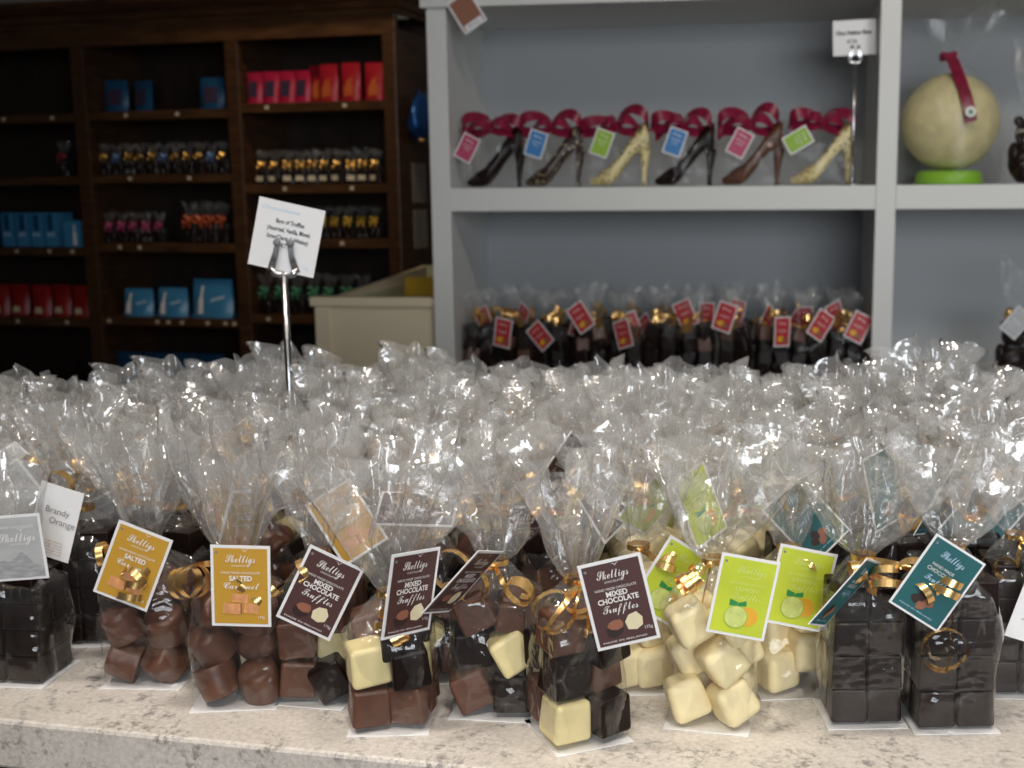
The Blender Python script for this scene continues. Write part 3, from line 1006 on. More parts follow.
# ------------------------------------------------------------------ the bags packed behind
FILMS = [film_mesh(40 + k, W=.068, D=.054, Hc=.098, Hn=.132 + .006 * (k % 3), Ht=.207 + .007 * (k % 4), flare=.056 + .006 * (k % 3), lean=(.012 * ((k % 3) - 1), .008 * ((k % 2) - .5)), nu=90, nv=60) for k in range(9)]
RIBS = [ribbon_mesh(70 + k, .135) for k in range(5)]
for k in range(5):
    g = random.Random(170 + k)
    RIBS.append(ribbon_mesh(80 + k, .135, curls=[((g.uniform(-.03, .03), -.046, .135 + g.uniform(.012, .050)), (g.uniform(-1, 1), g.uniform(.2, .9), g.uniform(-.6, .6)), g.uniform(.011, .014), g.uniform(1.3, 2.2), .006) for q in range(2)]))
ZONES = [(-1e9, 175, 'dark', ('grey',)), (175, 275, 'barrel', ('gold',)), (275, 612, 'mixed', ('brown',)), (612, 800, 'lemon', ('lime',)), (800, 1e9, 'dark', ('teal',))]
ZN = {('dark', 0): 'dark truffles by the grey and white cards', ('barrel', 1): 'round milk truffles by the golden cards', ('mixed', 2): 'mixed truffles by the brown cards', ('lemon', 3): 'pale truffles by the lime cards', ('dark', 4): 'dark cube truffles by the teal cards'}
ca, sa = math.cos(R(8)), math.sin(R(8))
SIGN_XY = hit_y(285, 330, 1.44)
rears = []
for row in range(8):
    dist = 1.055 + .077 * row
    n = 26
    for q in range(-n, n + 1):
        s = (q + .5 * (row % 2)) * .0785 + rnd.uniform(-.006, .006)
        x = s * ca
        y = dist - (s - .0) * sa * .55 + rnd.uniform(-.007, .007)
        px = PX + F * x / y
        if px < -55 or px > 1080:
            continue
        if y > 1.56 or y < .98:
            continue
        if any((x - a) ** 2 + (y - b) ** 2 < .066 ** 2 for a, b, r_ in placed):
            continue
        if (x - SIGN_XY.x) ** 2 + (y - SIGN_XY.y) ** 2 < .055 ** 2:
            continue
        placed.append((x, y, .035))
        for zi, (a, b, kind, tags) in enumerate(ZONES):
            if a <= px < b:
                break
        nm = ZN[(kind, zi)]
        if row <= 1:
            lab = 'bag of %s, wedged directly behind the front row' % nm
            grp = 'bags directly behind the front row: ' + nm
        elif row <= 4:
            lab = 'bag of %s, amid the middle rows' % nm
            grp = 'middle row bags: ' + nm
        else:
            lab = 'bag of %s, in the rearmost rows' % nm
            grp = 'rearmost bags: ' + nm
        root = empty('truffle_bag', (x, y, ZC), rnd.uniform(-.28, .28), lab, 'bag of chocolates', grp)
        link('base_card', base_card(.068, .056), root)
        f = link('film', rnd.choice(FILMS), root)
        f.scale = (1, 1, rnd.uniform(.95, 1.05) * (.93 if px < 230 else 1))
        pack(root, kind, .064, .050, .112 if kind != 'dark' else .112, rnd, row < 2, (4,) if rnd.random() < .5 else (2, 5))
        rb = link('ribbon', rnd.choice(RIBS[5:] if row < 4 else RIBS), root, RZ(rnd.uniform(-.7, .7)))
        rears.append((px, row, root, y))
        q = rnd.random()
        if q < .22 and row < 4:
            kt = rnd.choice(tags)
            mt = T(rnd.uniform(-.03, .03), -rnd.uniform(.044, .056), rnd.uniform(.140, .175)) @ Matrix.Rotation(rnd.uniform(-1, 1), 4, 'Y') @ RZ(rnd.choice([-1, 1]) * rnd.uniform(.7, 1.25)) @ Matrix.Rotation(rnd.uniform(-.4, .3), 4, 'X')
            link('tag', CARDS[kt], root, mt)
        elif q < .6:
            kt = rnd.choice(tags)
            mt = T(rnd.uniform(-.022, .022), -rnd.uniform(.030, .040), rnd.uniform(.090, .128)) @ RZ(rnd.uniform(-1.1, 1.1)) @ Matrix.Rotation(rnd.uniform(-.7, .3), 4, 'X') @ Matrix.Rotation(rnd.uniform(-1, 1), 4, 'Y')
            link('tag', CARDS[kt], root, mt)
# cards that stand out among the bags behind the front row
for kt, px, py, rot, yaw, pitch in [('gold', 243, 524, -18, 1.0, 0), ('gold', 347, 522, 28, .5, -.2), ('brown', 417, 509, 88, 1.2, 0), ('white', 449, 488, -35, .8, 0),
                                    ('brown', 560, 468, -50, 1.0, -.3), ('lime', 655, 500, -42, .7, 0), ('teal', 806, 520, 40, .3, -.2), ('teal', 884, 488, 12, .75, 0),
                                    ('teal', 938, 502, -28, 1.05, 0), ('lime', 700, 505, 20, .8, 0), ('grey', 10, 500, 35, .3, 0), ('brown', 600, 500, 30, .9, 0)]:
    best = min((r for r in rears if r[1] <= 1), key=lambda r: abs(r[0] - px) + (400 if r[2].get('used') else 0))
    root = best[2]
    root['used'] = 1
    for c in list(root.children):
        if c.name.split('.')[0] == 'tag':
            bpy.data.objects.remove(c)
    P = CP + ray(px, py) * ((best[3] - .040) / ray(px, py).y)
    w = T(*P) @ Matrix.Rotation(-R(rot), 4, 'Y') @ RZ(yaw) @ Matrix.Rotation(pitch, 4, 'X') @ Matrix.Scale(.95, 4)
    link('tag', CARDS[kt], root, (T(*root.location) @ RZ(root.rotation_euler.z)).inverted() @ w)
for r in rears:
    if 'used' in r[2]:
        del r[2]['used']

# ------------------------------------------------------------------ counter
CA = R(12.6)
E0 = hit_z(200, 740, ZC)
ctr = empty('counter', E0, -CA, 'grey-beige speckled stone shop counter under all the truffle bags', 'counter')
mb = MB()
mb.box(-1.6, 1.9, 0, 1.02, -.045, 0, M_STONE, .0035)
mb.build('worktop', ctr)
mb = MB()
mb.box(-1.57, 1.87, .035, .99, -ZC + .08, -.045, M_CABBODY)
for k in range(6):
    x0 = -1.55 + k * .57
    mb.box(x0 + .02, x0 + .55, .020, .036, -ZC + .12, -.075, M_CABBODY, .004)
mb.build('cabinet_body', ctr)
mb = MB()
mb.box(-1.55, 1.85, .08, .95, -ZC, -ZC + .08, M_INK)
mb.build('plinth', ctr)


# ------------------------------------------------------------------ frames for the furniture at the back
class Frame:
    def __init__(self, O, al):
        self.O, self.al = Vector(O), al
        self.ex = Vector((math.cos(al), -math.sin(al), 0))
        self.ey = Vector((math.sin(al), math.cos(al), 0))
        self.m = T(*self.O) @ RZ(-al)
        self.inv = self.m.inverted()

    def hit(self, px, py, w=0.0):
        """local point where the line of sight meets the plane w behind the front"""
        return self.inv @ hit_plane(px, py, self.O + self.ey * w, self.ey)

    def world(self, u, w, z):
        return self.m @ Vector((u, w, z))


# white shelving unit
O = hit_y(660, 200, 3.1)
O.z = 0
U = Frame(O, R(7.8))
ul0, ul1 = U.hit(431, 200).x, U.hit(450.5, 200).x
ud0, ud1 = U.hit(875.5, 200).x, U.hit(896, 200).x
ur = U.hit(1200, 200).x
zs1, zs0 = U.hit(660, 186.8).z, U.hit(660, 210.5).z
zt0 = U.hit(500, 6.5).z
zb1 = U.hit(660, 381).z
UD = .44
unit = empty('shelving_unit', U.O, -U.al, 'tall white shelving unit with two shelves of chocolates behind the counter', 'shelving unit')
mb = MB(); mb.box(ul0, ul1, 0, UD, .0, zt0, M_WHITE, .002); mb.build('side_panel', unit)
mb = MB(); mb.box(ur, ur + .06, 0, UD, .0, zt0, M_WHITE, .002); mb.build('side_panel', unit)
mb = MB(); mb.box(ud0, ud1, 0, UD, zb1, zt0, M_WHITE, .002); mb.build('divider', unit)
mb = MB(); mb.box(ul0 - .012, ur + .07, -.015, UD + .01, zt0, zt0 + .022, M_WHITE, .002); mb.build('top_board', unit)
for a, b in ((ul1, ud0), (ud1, ur)):
    mb = MB(); mb.box(a, b, .001, UD - .012, zs0, zs1, M_WHITE, .0015); mb.build('shelf', unit)
mb = MB(); mb.box(ul1, ur, .001, UD - .012, zb1 - .06, zb1, M_WHITE, .0015); mb.build('shelf', unit)
mb = MB(); mb.box(ul1, ur, UD - .012, UD, .02, zt0, M_BACKB); mb.build('back_panel', unit)
for k in range(4):
    a = ul1 + (ur - ul1) * k / 4
    b = ul1 + (ur - ul1) * (k + 1) / 4
    mb = MB()
    mb.box(a + .006, b - .006, .004, .024, .10, zb1 - .07, M_WHITE, .003)
    mb.box(a + .06, b - .06, -.002, .004, .16, zb1 - .13, M_WHITE, .002)
    dr = mb.build('door', unit)
    mb = MB()
    mb.lathe([(.004, 0), (.004, .016), (.011, .02), (.012, .026), (.006, .031), (.0005, .032)], M_STEEL, 14, T(b - .035, -.002, zb1 - .14) @ Matrix.Rotation(R(90), 4, 'X'))
    mb.build('knob', dr)

# bookcase
O = hit_y(392, 200, 4.2)
O.z = 0
B = Frame(O, R(14.8))
BD = .34
bk = empty('bookcase', B.O, -B.al, 'dark wooden bookcase filled with blue and red packets', 'bookcase')


def bx(px, py=200):
    return B.hit(px, py).x


st = [(-92, -78), (80, 93), (232, 245), (387, 400)]
STL = [(bx(a), bx(b)) for a, b in st]
zfr0, zfr1 = B.hit(388, 34).z, B.hit(392, 13).z
for k, (a, b) in enumerate(STL):
    mb = MB()
    mb.box(a, b, 0, .03, 0, zfr0, M_WOODD, .003)
    mb.box(a + .012, b - .012 if k < 3 else b, .03, BD, 0, zfr0 + .02, M_WOODD)
    mb.build('upright', bk)
xl, xr = STL[0][0], STL[-1][1]
mb = MB(); mb.box(xl, xr, 0, .03, zfr0, zfr1, M_WOODH, .002); mb.build('frieze', bk)
mb = MB()
hcn = .085
prof = [(.0, zfr1), (-.012, zfr1), (-.016, zfr1 + .014), (-.030, zfr1 + .020), (-.036, zfr1 + .038), (-.060, zfr1 + .050), (-.075, zfr1 + .062), (-.082, zfr1 + .066), (-.082, zfr1 + hcn), (.0, zfr1 + hcn)]
# mitred crown: front run with returns at both ends
pts = []
vs, fs = [], []
path = [(lambda d: (xl + d, BD)), (lambda d: (xl + d, d)), (lambda d: (xr - d, d)), (lambda d: (xr - d, BD))]
for fnc in path:
    for d, z in prof:
        x, y = fnc(d)
        vs.append((x, y, z))
n = len(prof)
for k in range(3):
    for i in range(n):
        j = (i + 1) % n
        fs.append((k * n + i, k * n + j, (k + 1) * n + j, (k + 1) * n + i))
fs.append(list(range(n)))
fs.append(list(range(3 * n, 4 * n))[::-1])
mb.add(vs, fs, M_WOODH)
mb.box(xl, xr, 0, BD, zfr1 + hcn - .02, zfr1 + hcn, M_WOODH)
mb.build('cornice', bk)
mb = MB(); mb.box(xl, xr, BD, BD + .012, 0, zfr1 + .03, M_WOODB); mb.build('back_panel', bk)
SHY = {0: [115, 177, 247, 317, 388], 1: [110, 174, 243.5, 318, 390], 2: [101.5, 184, 239, 316, 389]}
BAYPX = {0: 5, 1: 163, 2: 317}
BZ = {}
TICK = {(0, 0): (10, 58), (1, 0): (131, 182), (1, 1): (131, 190), (2, 0): (271, 348), (2, 1): (285, 352), (0, 2): (12, 45, 68),
        (0, 3): (7, 57), (1, 3): (100, 149, 160, 174, 200, 218, 227), (2, 2): (290, 340), (2, 3): (262, 280, 330), (1, 2): (116, 136)}
for b in range(3):
    a, c = STL[b][1], STL[b + 1][0]
    for k, y in enumerate(SHY[b]):
        z = B.hit(BAYPX[b], y).z
        BZ[(b, k)] = z
        mb = MB()
        mb.box(a - .012, c + .012, .004, BD, z - .032, z, M_WOODH, .0015)
        sh = mb.build('shelf', bk)
        for t in TICK.get((b, k), ()):
            mb = MB()
            u = bx(t)
            mb.box(u - .0075, u + .0075, .001, .004, z - .022, z - .009, M_TICKET, .001)
            mb.build('price_ticket', sh)
# skirting of the bookcase
mb = MB(); mb.box(xl, xr, .004, BD, 0, .09, M_WOODD); mb.build('plinth', bk)


# ------------------------------------------------------------------ packets on the bookcase
def pouch_mesh(w, h, d, m, window=None, top=None):
    """stand-up pouch: thick gusseted bottom, flat crimped top"""
    mb = MB()
    nx, nz = 8, 9
    for sgn in (-1, 1):
        vs = []
        for j in range(nz):
            t = j / (nz - 1)
            dep = d / 2 * (1 - t ** 1.6) + .0012
            ww = w / 2 * (1 - .05 * t + .03 * math.sin(t * PI))
            for i in range(nx):
                s = i / (nx - 1) * 2 - 1
                vs.append((s * ww, sgn * dep * (1 - abs(s) ** 3 * (.75 if j else .45)), h * t))
        fs = []
        for j in range(nz - 1):
            for i in range(nx - 1):
                q = (j * nx + i, j * nx + i + 1, (j + 1) * nx + i + 1, (j + 1) * nx + i)
                fs.append(q if sgn < 0 else q[::-1])
        mb.add(vs, fs, m, True)
    mb.box(-w * .46, w * .46, -d * .3, d * .3, 0, .002, m)
    mb.box(-w * .475, w * .475, -.0016, .0016, h - .012, h + .002, top or m)
    return mb


def pouch_part(w, h, d, kind):
    mb = MB()
    y0 = lambda t: -(d / 2 * (1 - t ** 1.6) + .0012) - .0012
    if kind == 'window':
        vs, fs = [], []
        for j in range(6):
            t = .22 + .5 * j / 5
            for s in (-.28, .28):
                vs.append((s * w, y0(t), h * t))
        fs = [(2 * j, 2 * j + 1, 2 * j + 3, 2 * j + 2) for j in range(5)]
        mb.add(vs, fs, M_WINDOWP, True)
        nm = 'window'
    else:
        pts = [(-.22, .10), (.02, .16), (.20, .12), (.26, .34), (.16, .46), (.22, .70), (.06, .56), (-.05, .62), (-.16, .44), (-.26, .34)]
        vs = [(a * w, y0(min(.62, b)) - .0006, b * h) for a, b in pts]
        mb.add(vs, [list(range(len(pts)))], M_FLAME)
        nm = 'flame_picture'
    return mb, nm


def bshelf(b, k, px, w=.06, up_=0.0):
    """world point on a bookcase shelf"""
    u = B.hit(px, SHY[b][k], w).x
    return B.world(u, w, BZ[(b, k)] + up_ + .0005)


POUCH_P = pouch_mesh(.062, .110, .040, M_PINKPK).mesh('pouch')
POUCH_R = pouch_mesh(.074, .130, .044, M_REDPK).mesh('pouch')
POUCH_B = pouch_mesh(.095, .112, .044, M_BLUED).mesh('pouch')
win, _ = pouch_part(.062, .110, .040, 'window'); win = win.mesh('window')
fla, _ = pouch_part(.074, .130, .044, 'flame'); fla = fla.mesh('flame_picture')
winb, _ = pouch_part(.095, .112, .044, 'window'); winb = winb.mesh('window')
ordn = ['leftmost', 'second', 'third', 'rightmost']
for i, px in enumerate((256, 272, 288, 304)):
    o = link('pouch', POUCH_P)
    o.location = bshelf(2, 0, px)
    o.rotation_euler = (0, 0, -B.al + rnd.uniform(-.1, .1))
    tag(o, 'pinkish-red pouch with dark window on the top shelf, %s of four' % ordn[i], 'pouch', 'pinkish-red pouches on the top shelf')
    link('window', win, o)
for i, px in enumerate((319, 330, 352, 376)):
    o = link('pouch', POUCH_R)
    o.location = bshelf(2, 0, px, .05 + .02 * (i % 2))
    if i == 0:
        o.location = bshelf(2, 0, px, .12)
    o.rotation_euler = (0, 0, -B.al + rnd.uniform(-.1, .1))
    tag(o, 'red pouch with orange flame print on the top shelf, %s of its four' % ordn[i], 'pouch', 'flame-print red pouches on the top shelf')
    link('flame_picture', fla, o)
for i, (px, w, lab) in enumerate([(118, .05, 'deep blue pouch with a dark window, left one of the upper middle pair'),
                                  (145, .10, 'darker blue pouch, right one of the upper middle pair'),
                                  (214, .07, 'deep blue pouch standing alone beside the upright on the upper middle shelf')]):
    o = link('pouch', POUCH_B)
    o.location = bshelf(1, 0, px, w)
    o.rotation_euler = (0, 0, -B.al + (-.25 if i == 1 else .05))
    tag(o, lab, 'pouch', 'blue pouches')
    link('window', winb, o)

# narrow blue boxes and red packets, left bay
mb = MB(); mb.box(-.024, .024, -.05, .05, 0, .128, M_BLUEPK, .002)
BOXN = mb.mesh('box')
mb = MB()
poly_on(mb, [(-.012, .060), (.012, .060), (.012, .122), (-.012, .122)], M_BLUED, -.0512)
for s in (-1, 1):
    poly_on(mb, [(s * .003, .040), (s * .016, .040), (s * .012, .056), (s * .003, .052)], M_INKB, -.0512)
BOXP = mb.mesh('printed_panel')
for i, px in enumerate((18, 33, 47, 61)):
    o = link('blue_box', BOXN)
    o.location = bshelf(0, 2, px, .08)
    o.rotation_euler = (0, 0, -B.al)
    tag(o, 'narrow blue box in the row at far left, %s of four' % ordn[i], 'box', 'narrow blue boxes')
    link('printed_panel', BOXP, o)
mb = MB(); mb.box(-.036, .036, -.03, .03, 0, .098, M_BLUEPK, .002)
o = mb.build('blue_box'); o.location = bshelf(0, 2, 78, .05); o.rotation_euler = (0, 0, -B.al)
tag(o, 'lower blue box with a pale bottle picture at the end of the narrow blue boxes', 'box')
mb = MB(); poly_on(mb, [(.006, .006), (.022, .006), (.022, .05), (.017, .06), (.017, .085), (.011, .085), (.011, .06), (.006, .05)], M_PRINTW, -.0312); mb.build('bottle_picture', o)
mb = MB(); mb.box(-.035, .035, -.04, .04, 0, .12, M_BLUED, .002)
o = mb.build('blue_box'); o.location = bshelf(0, 2, -3, .10); o.rotation_euler = (0, 0, -B.al)
tag(o, 'darker blue box cut by the left edge of the photo', 'box')
mb = MB(); poly_on(mb, [(-.02, .03), (.02, .03), (.02, .09), (-.02, .09)], M_BLUEPK, -.0412); mb.build('printed_panel', o)

mb = pouch_mesh(.088, .118, .05, M_REDDK)
REDP = mb.mesh('packet')
mb = MB(); mb.add([(-.018, -.0262, .012), (.018, -.0262, .012), (.014, -.0258, .036), (-.014, -.0258, .036)], [(0, 1, 2, 3)], M_TICKET)
REDL = mb.mesh('crest')
for i, px in enumerate((2, 22, 44, 64, 84)):
    o = link('red_packet', REDP)
    o.location = bshelf(0, 3, px, .06 + .03 * (i % 2))
    o.rotation_euler = (0, 0, -B.al + rnd.uniform(-.1, .1))
    tag(o, 'dark red packet at far left, %s from the left in its row' % ['first', 'second', 'third', 'fourth', 'last'][i], 'packet', 'dark red packets')
    link('crest', REDL, o)

# pillow packs with a bottle picture, middle bay
def slant_pack(w, h, d):
    mb = MB()
    mb.prism([(-d / 2, 0), (d / 2, 0), (d / 2, h), (d * .1, h * .98), (-d * .38, h * .55)], 'x', -w / 2, w / 2, M_BLUEPK)
    return mb


for i, (px, w, h, lab) in enumerate([(141, .125, .100, 'light blue packet with a bottle picture, left of three on the shelf'), (175, .125, .105, 'light blue packet with a bottle picture, middle one of three'), (215, .165, .138, 'largest light blue packet, right one of three on the shelf')]):
    mb = pouch_mesh(w, h, .07, M_BLUEPK)
    o = mb.build('blue_packet'); o.location = bshelf(1, 3, px, .07); o.rotation_euler = (0, 0, -B.al)
    tag(o, lab, 'packet', 'light blue packets with bottle pictures')
    mb = MB()
    x = -w * .22
    b_ = [(x - .011, .10), (x + .011, .10), (x + .010, .45), (x + .005, .60), (x + .005, .85), (x - .005, .85), (x - .005, .60), (x - .010, .45)]
    mb.add([(a, -(.035 * (1 - c ** 1.6) + .0012) - .0014, c * h) for a, c in b_], [list(range(8))], M_PRINTW)
    mb.build('bottle_picture', o)
    mb = MB()
    b_ = [(w * .02, .42), (w * .36, .52), (w * .36, .60), (w * .02, .50)]
    mb.add([(a, -(.035 * (1 - c ** 1.6) + .0012) - .0014, c * h) for a, c in b_], [list(range(4))], M_INKB)
    mb.build('printed_lettering', o)
for i, px in enumerate((132, 159, 187, 214)):
    mb = pouch_mesh(.115, .125, .06, M_BLUED)
    o = mb.build('blue_packet'); o.location = bshelf(1, 4, px, .10); o.rotation_euler = (0, 0, -B.al)
    tag(o, 'dim blue packet on the lowest visible shelf, half hidden behind the bag tops', 'packet', 'dim blue packets on the lowest visible shelf')

# little cellophane bags on the bookcase shelves
SF = [film_mesh(900 + k, W=.052, D=.045, Hc=.055, Hn=.072, Ht=.118, flare=.030, nu=40, nv=26, m=FILM2, crum=1.2, rn=.006) for k in range(4)]


def lump_mesh(m, seed):
    g = random.Random(seed)
    mb = MB()
    for j in range(3):
        for ix in (-1, 1):
            bm = bmesh.new()
            bmesh.ops.create_cube(bm, size=.021)
            bmesh.ops.bevel(bm, geom=bm.edges[:], offset=.004, segments=1, profile=.5, affect='EDGES')
            mb.bm(bm, m, T(ix * .0118, 0, .012 + .0185 * j) @ Matrix.Rotation(g.uniform(-.3, .3), 4, 'Z'))
    return mb.mesh('chocolates')


LUMP = [lump_mesh(M_DARK, 1), lump_mesh(M_DARK, 2), lump_mesh(M_MILK, 3)]


def tie_mesh(kind):
    mb = MB()
    m = TIE[kind]
    ring(mb, .072, .0085, .003, m)
    for sgn in (-1, 1):
        pts = [(sgn * .016 * math.sin(PI * t / 10) - 0 + sgn * .004 * t / 10, -.010 - .006 * math.sin(PI * t / 10), .072 + .010 * math.sin(2 * PI * t / 10)) for t in range(11)]
        mb.strip(pts, [(0, .0015, .0028)] * 11, m)
        mb.strip([(0, -.010, .072), (sgn * .006, -.018, .060), (sgn * .012, -.022, .045)], [(.0028, 0, .001)] * 3, m)
    return mb.mesh('tie')


TIES = {k: tie_mesh(k) for k in TIE}


def tlabel_mesh():
    mb = MB()
    mb.box(-.014, .014, -.0275, -.0265, .012, .030, M_TICKET)
    return mb.mesh('paper_label')


TLAB = tlabel_mesh()


def small_bags(b, k, pxs, ties, label, group, lumps=(0, 1), sc=1.0, lab=False, w0=.05):
    for i, px in enumerate(pxs):
        root = empty('chocolate_bag', bshelf(b, k, px, w0 + .02 * (i % 2)), -B.al + rnd.uniform(-.3, .3), label, 'bag of chocolates', group)
        root.scale = (sc,) * 3
        link('film', SF[rnd.randrange(4)], root)
        link('chocolates', LUMP[rnd.choice(lumps)], root)
        link('tie', TIES[ties[i % len(ties)]], root)
        if lab:
            link('paper_label', TLAB, root)


small_bags(1, 1, [107 + 11.8 * i for i in range(11)], ['gold', 'blue', 'gold', 'gold'], 'small gold or blue tied cellophane bag on the middle bay second shelf', 'small bags on the second shelf of the middle bay', sc=.92)
small_bags(1, 2, [112, 124, 136, 148, 162], ['pink'], 'small cellophane bag with a pink tie in the middle bay', 'pink-tied small bags', sc=.92)
small_bags(1, 2, [192, 203, 214, 225], ['orange'], 'cellophane bag with an orange-red tie beside the upright in the middle bay', 'orange-tied bags', sc=1.22)
small_bags(2, 1, [264 + 12.6 * i for i in range(10)], ['gold'], 'small gold-tied cellophane bag with a cream label on the right bay second shelf', 'gold-tied bags on the second shelf of the right bay', sc=.98, lab=True)
small_bags(2, 2, [324, 337, 350, 363, 376], ['yellow'], 'small cellophane bag with a yellow tie, right of the white price card', 'yellow-tied bags', sc=.92)
small_bags(2, 2, [267, 278, 290, 302], ['yellow'], 'small yellow-tied cellophane bag hidden behind the white price card', 'yellow-tied bags behind the price card', sc=.92)
small_bags(2, 3, [268, 284, 300, 316, 332, 348, 364], ['green'], 'cellophane bag with a green tie behind the sign stand', 'green-tied bags', sc=1.20)
small_bags(2, 4, [268, 279, 290, 302], ['red', 'blue', 'yellow', 'green'], 'bag with a coloured tie on the lowest visible shelf, behind the sign stand', 'bags on the lowest visible shelf of the right bay', sc=1.0)
root = empty('chocolate_bag', bshelf(0, 1, 66, .06), -B.al - .3, 'small red-tied bag standing alone on the far left bay', 'bag of chocolates')
root.scale = (1.05,) * 3
link('film', SF[1], root); link('chocolates', LUMP[0], root); link('tie', TIES['red'], root)

# foil package and paper notices on the bookcase side
side_x = STL[-1][1]


def side_hit(px, py):
    P = B.world(side_x, 0, 0)
    return B.inv @ hit_plane(px, py, P, B.ex)


for k, (py0, py1, lab) in enumerate([(163, 203, 'upper grey paper notice on the bookcase side'), (210, 249, 'lower grey paper notice on the bookcase side')]):
    a, b = side_hit(413, py0), side_hit(413, py1)
    mb = MB()
    wc = .17
    h = a.z - b.z
    mb.box(0, .0015, -.06, .06, -h / 2, h / 2, M_PAPER)
    for q in range(5):
        mb.box(.0015, .0019, -.045, .04 - .01 * (q % 3), h / 2 - .03 - .018 * q, h / 2 - .026 - .018 * q, M_INKG)
    o = mb.build('paper_notice')
    o.location = B.world(side_x + .0004, wc, (a.z + b.z) / 2)
    o.rotation_euler = (0, 0, -B.al)
    tag(o, lab, 'notice')
a, b = side_hit(415, 93), side_hit(415, 145)
hb = a.z - b.z
root = empty('foil_package', B.world(side_x + .037, .13, b.z), -B.al, 'shiny blue foil package hanging on the end of the bookcase', 'package')
mb = MB()
bm = bmesh.new()
bmesh.ops.create_uvsphere(bm, u_segments=20, v_segments=16, radius=1)
g = random.Random(5)
for v in bm.verts:
    k = 1 + .06 * math.sin(5 * v.co.x + 3 * v.co.z) + .04 * math.sin(9 * v.co.y - 4 * v.co.z)
    v.co = Vector((v.co.x * .034 * k, v.co.y * .095 * k * (1 - .25 * v.co.z), v.co.z * hb / 2 * .97 + hb / 2))
mb.bm(bm, M_FOILB, smooth=True)
mb.build('foil_wrap', root)
mb = MB(); mb.tube([(-.030, 0, hb * .95), (-.02, 0, hb + .01), (0, 0, hb * .98)], .002, M_FOILB, 6); mb.build('hanging_loop', root)
mb = MB(); mb.lathe([(.012, 0), (.014, .006), (.012, .012)], M_GOLD, 12, T(.02, -.06, .006)); mb.build('gold_seal', root)

# ------------------------------------------------------------------ cream bin
bl = U.hit(309, 300, .02).x
br = ul0 - .004
zr1, zr0 = U.hit(370, 297.5, .02).z, U.hit(370, 307, .02).z
binr = empty('display_bin', U.world((bl + br) / 2, .02, 0), -U.al, 'cream open-topped bin between the bookcase and the white shelving', 'bin')
hw = (br - bl) / 2
bdp = .92
ins = .055
mb = MB(); mb.box(-hw + .012, hw, .014, .034, .0, zr0, M_CREAM)
mb.box(-hw + .012, -hw + .055, .006, .014, .0, zr0, M_CREAM, .002)
mb.box(-hw + .055, hw, .006, .014, zr0 - .45, zr0 - .40, M_CREAM, .002); mb.build('front_panel', binr)
mb = MB(); mb.box(-hw, hw, 0, .05, zr0, zr1, M_CREAM, .004); mb.build('front_rail', binr)
mb = MB(); mb.prism([(.034, 0), (bdp, 0), (bdp, zr1 + .030), (.05, zr1 - .001), (.05, zr0), (.034, zr0)], 'x', -hw + ins, -hw + ins + .02, M_CREAM)
mb.box(-hw + ins + .02, -hw + ins + .024, .05, bdp - .02, zr1 - .25, zr1 - .012, M_CREAMI); mb.build('side_panel', binr)  # thin inner sheet carries the shade tone painted for the bin's inside
mb = MB(); mb.prism([(.034, 0), (.40, 0), (.40, zr1 - .001), (.05, zr1 - .001), (.05, zr0), (.034, zr0)], 'x', hw - .02, hw, M_CREAM); mb.build('side_panel', binr)
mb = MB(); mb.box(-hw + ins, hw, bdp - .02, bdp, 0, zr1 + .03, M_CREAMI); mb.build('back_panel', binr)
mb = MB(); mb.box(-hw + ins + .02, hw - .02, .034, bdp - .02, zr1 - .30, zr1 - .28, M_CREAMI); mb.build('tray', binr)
# yellow packet lying inside the bin
mb = pouch_mesh(.13, .29, .07, TIE['yellow'])
o = mb.build('yellow_packet')
yp = U.inv @ hit_plane(424, 292, U.world(0, .62, 0), U.ey)
o.location = U.world(min(yp.x, br - .07), .62, zr1 - .279)
o.rotation_euler = (0, 0, -U.al)
tag(o, 'yellow packet standing inside the cream bin beside the white post', 'packet')
mb = MB(); mb.add([(-.035, -.034, .08), (.035, -.034, .08), (.035, -.031, .15), (-.035, -.031, .15)], [(0, 1, 2, 3)], M_PRINTW); mb.build('paper_label', o)


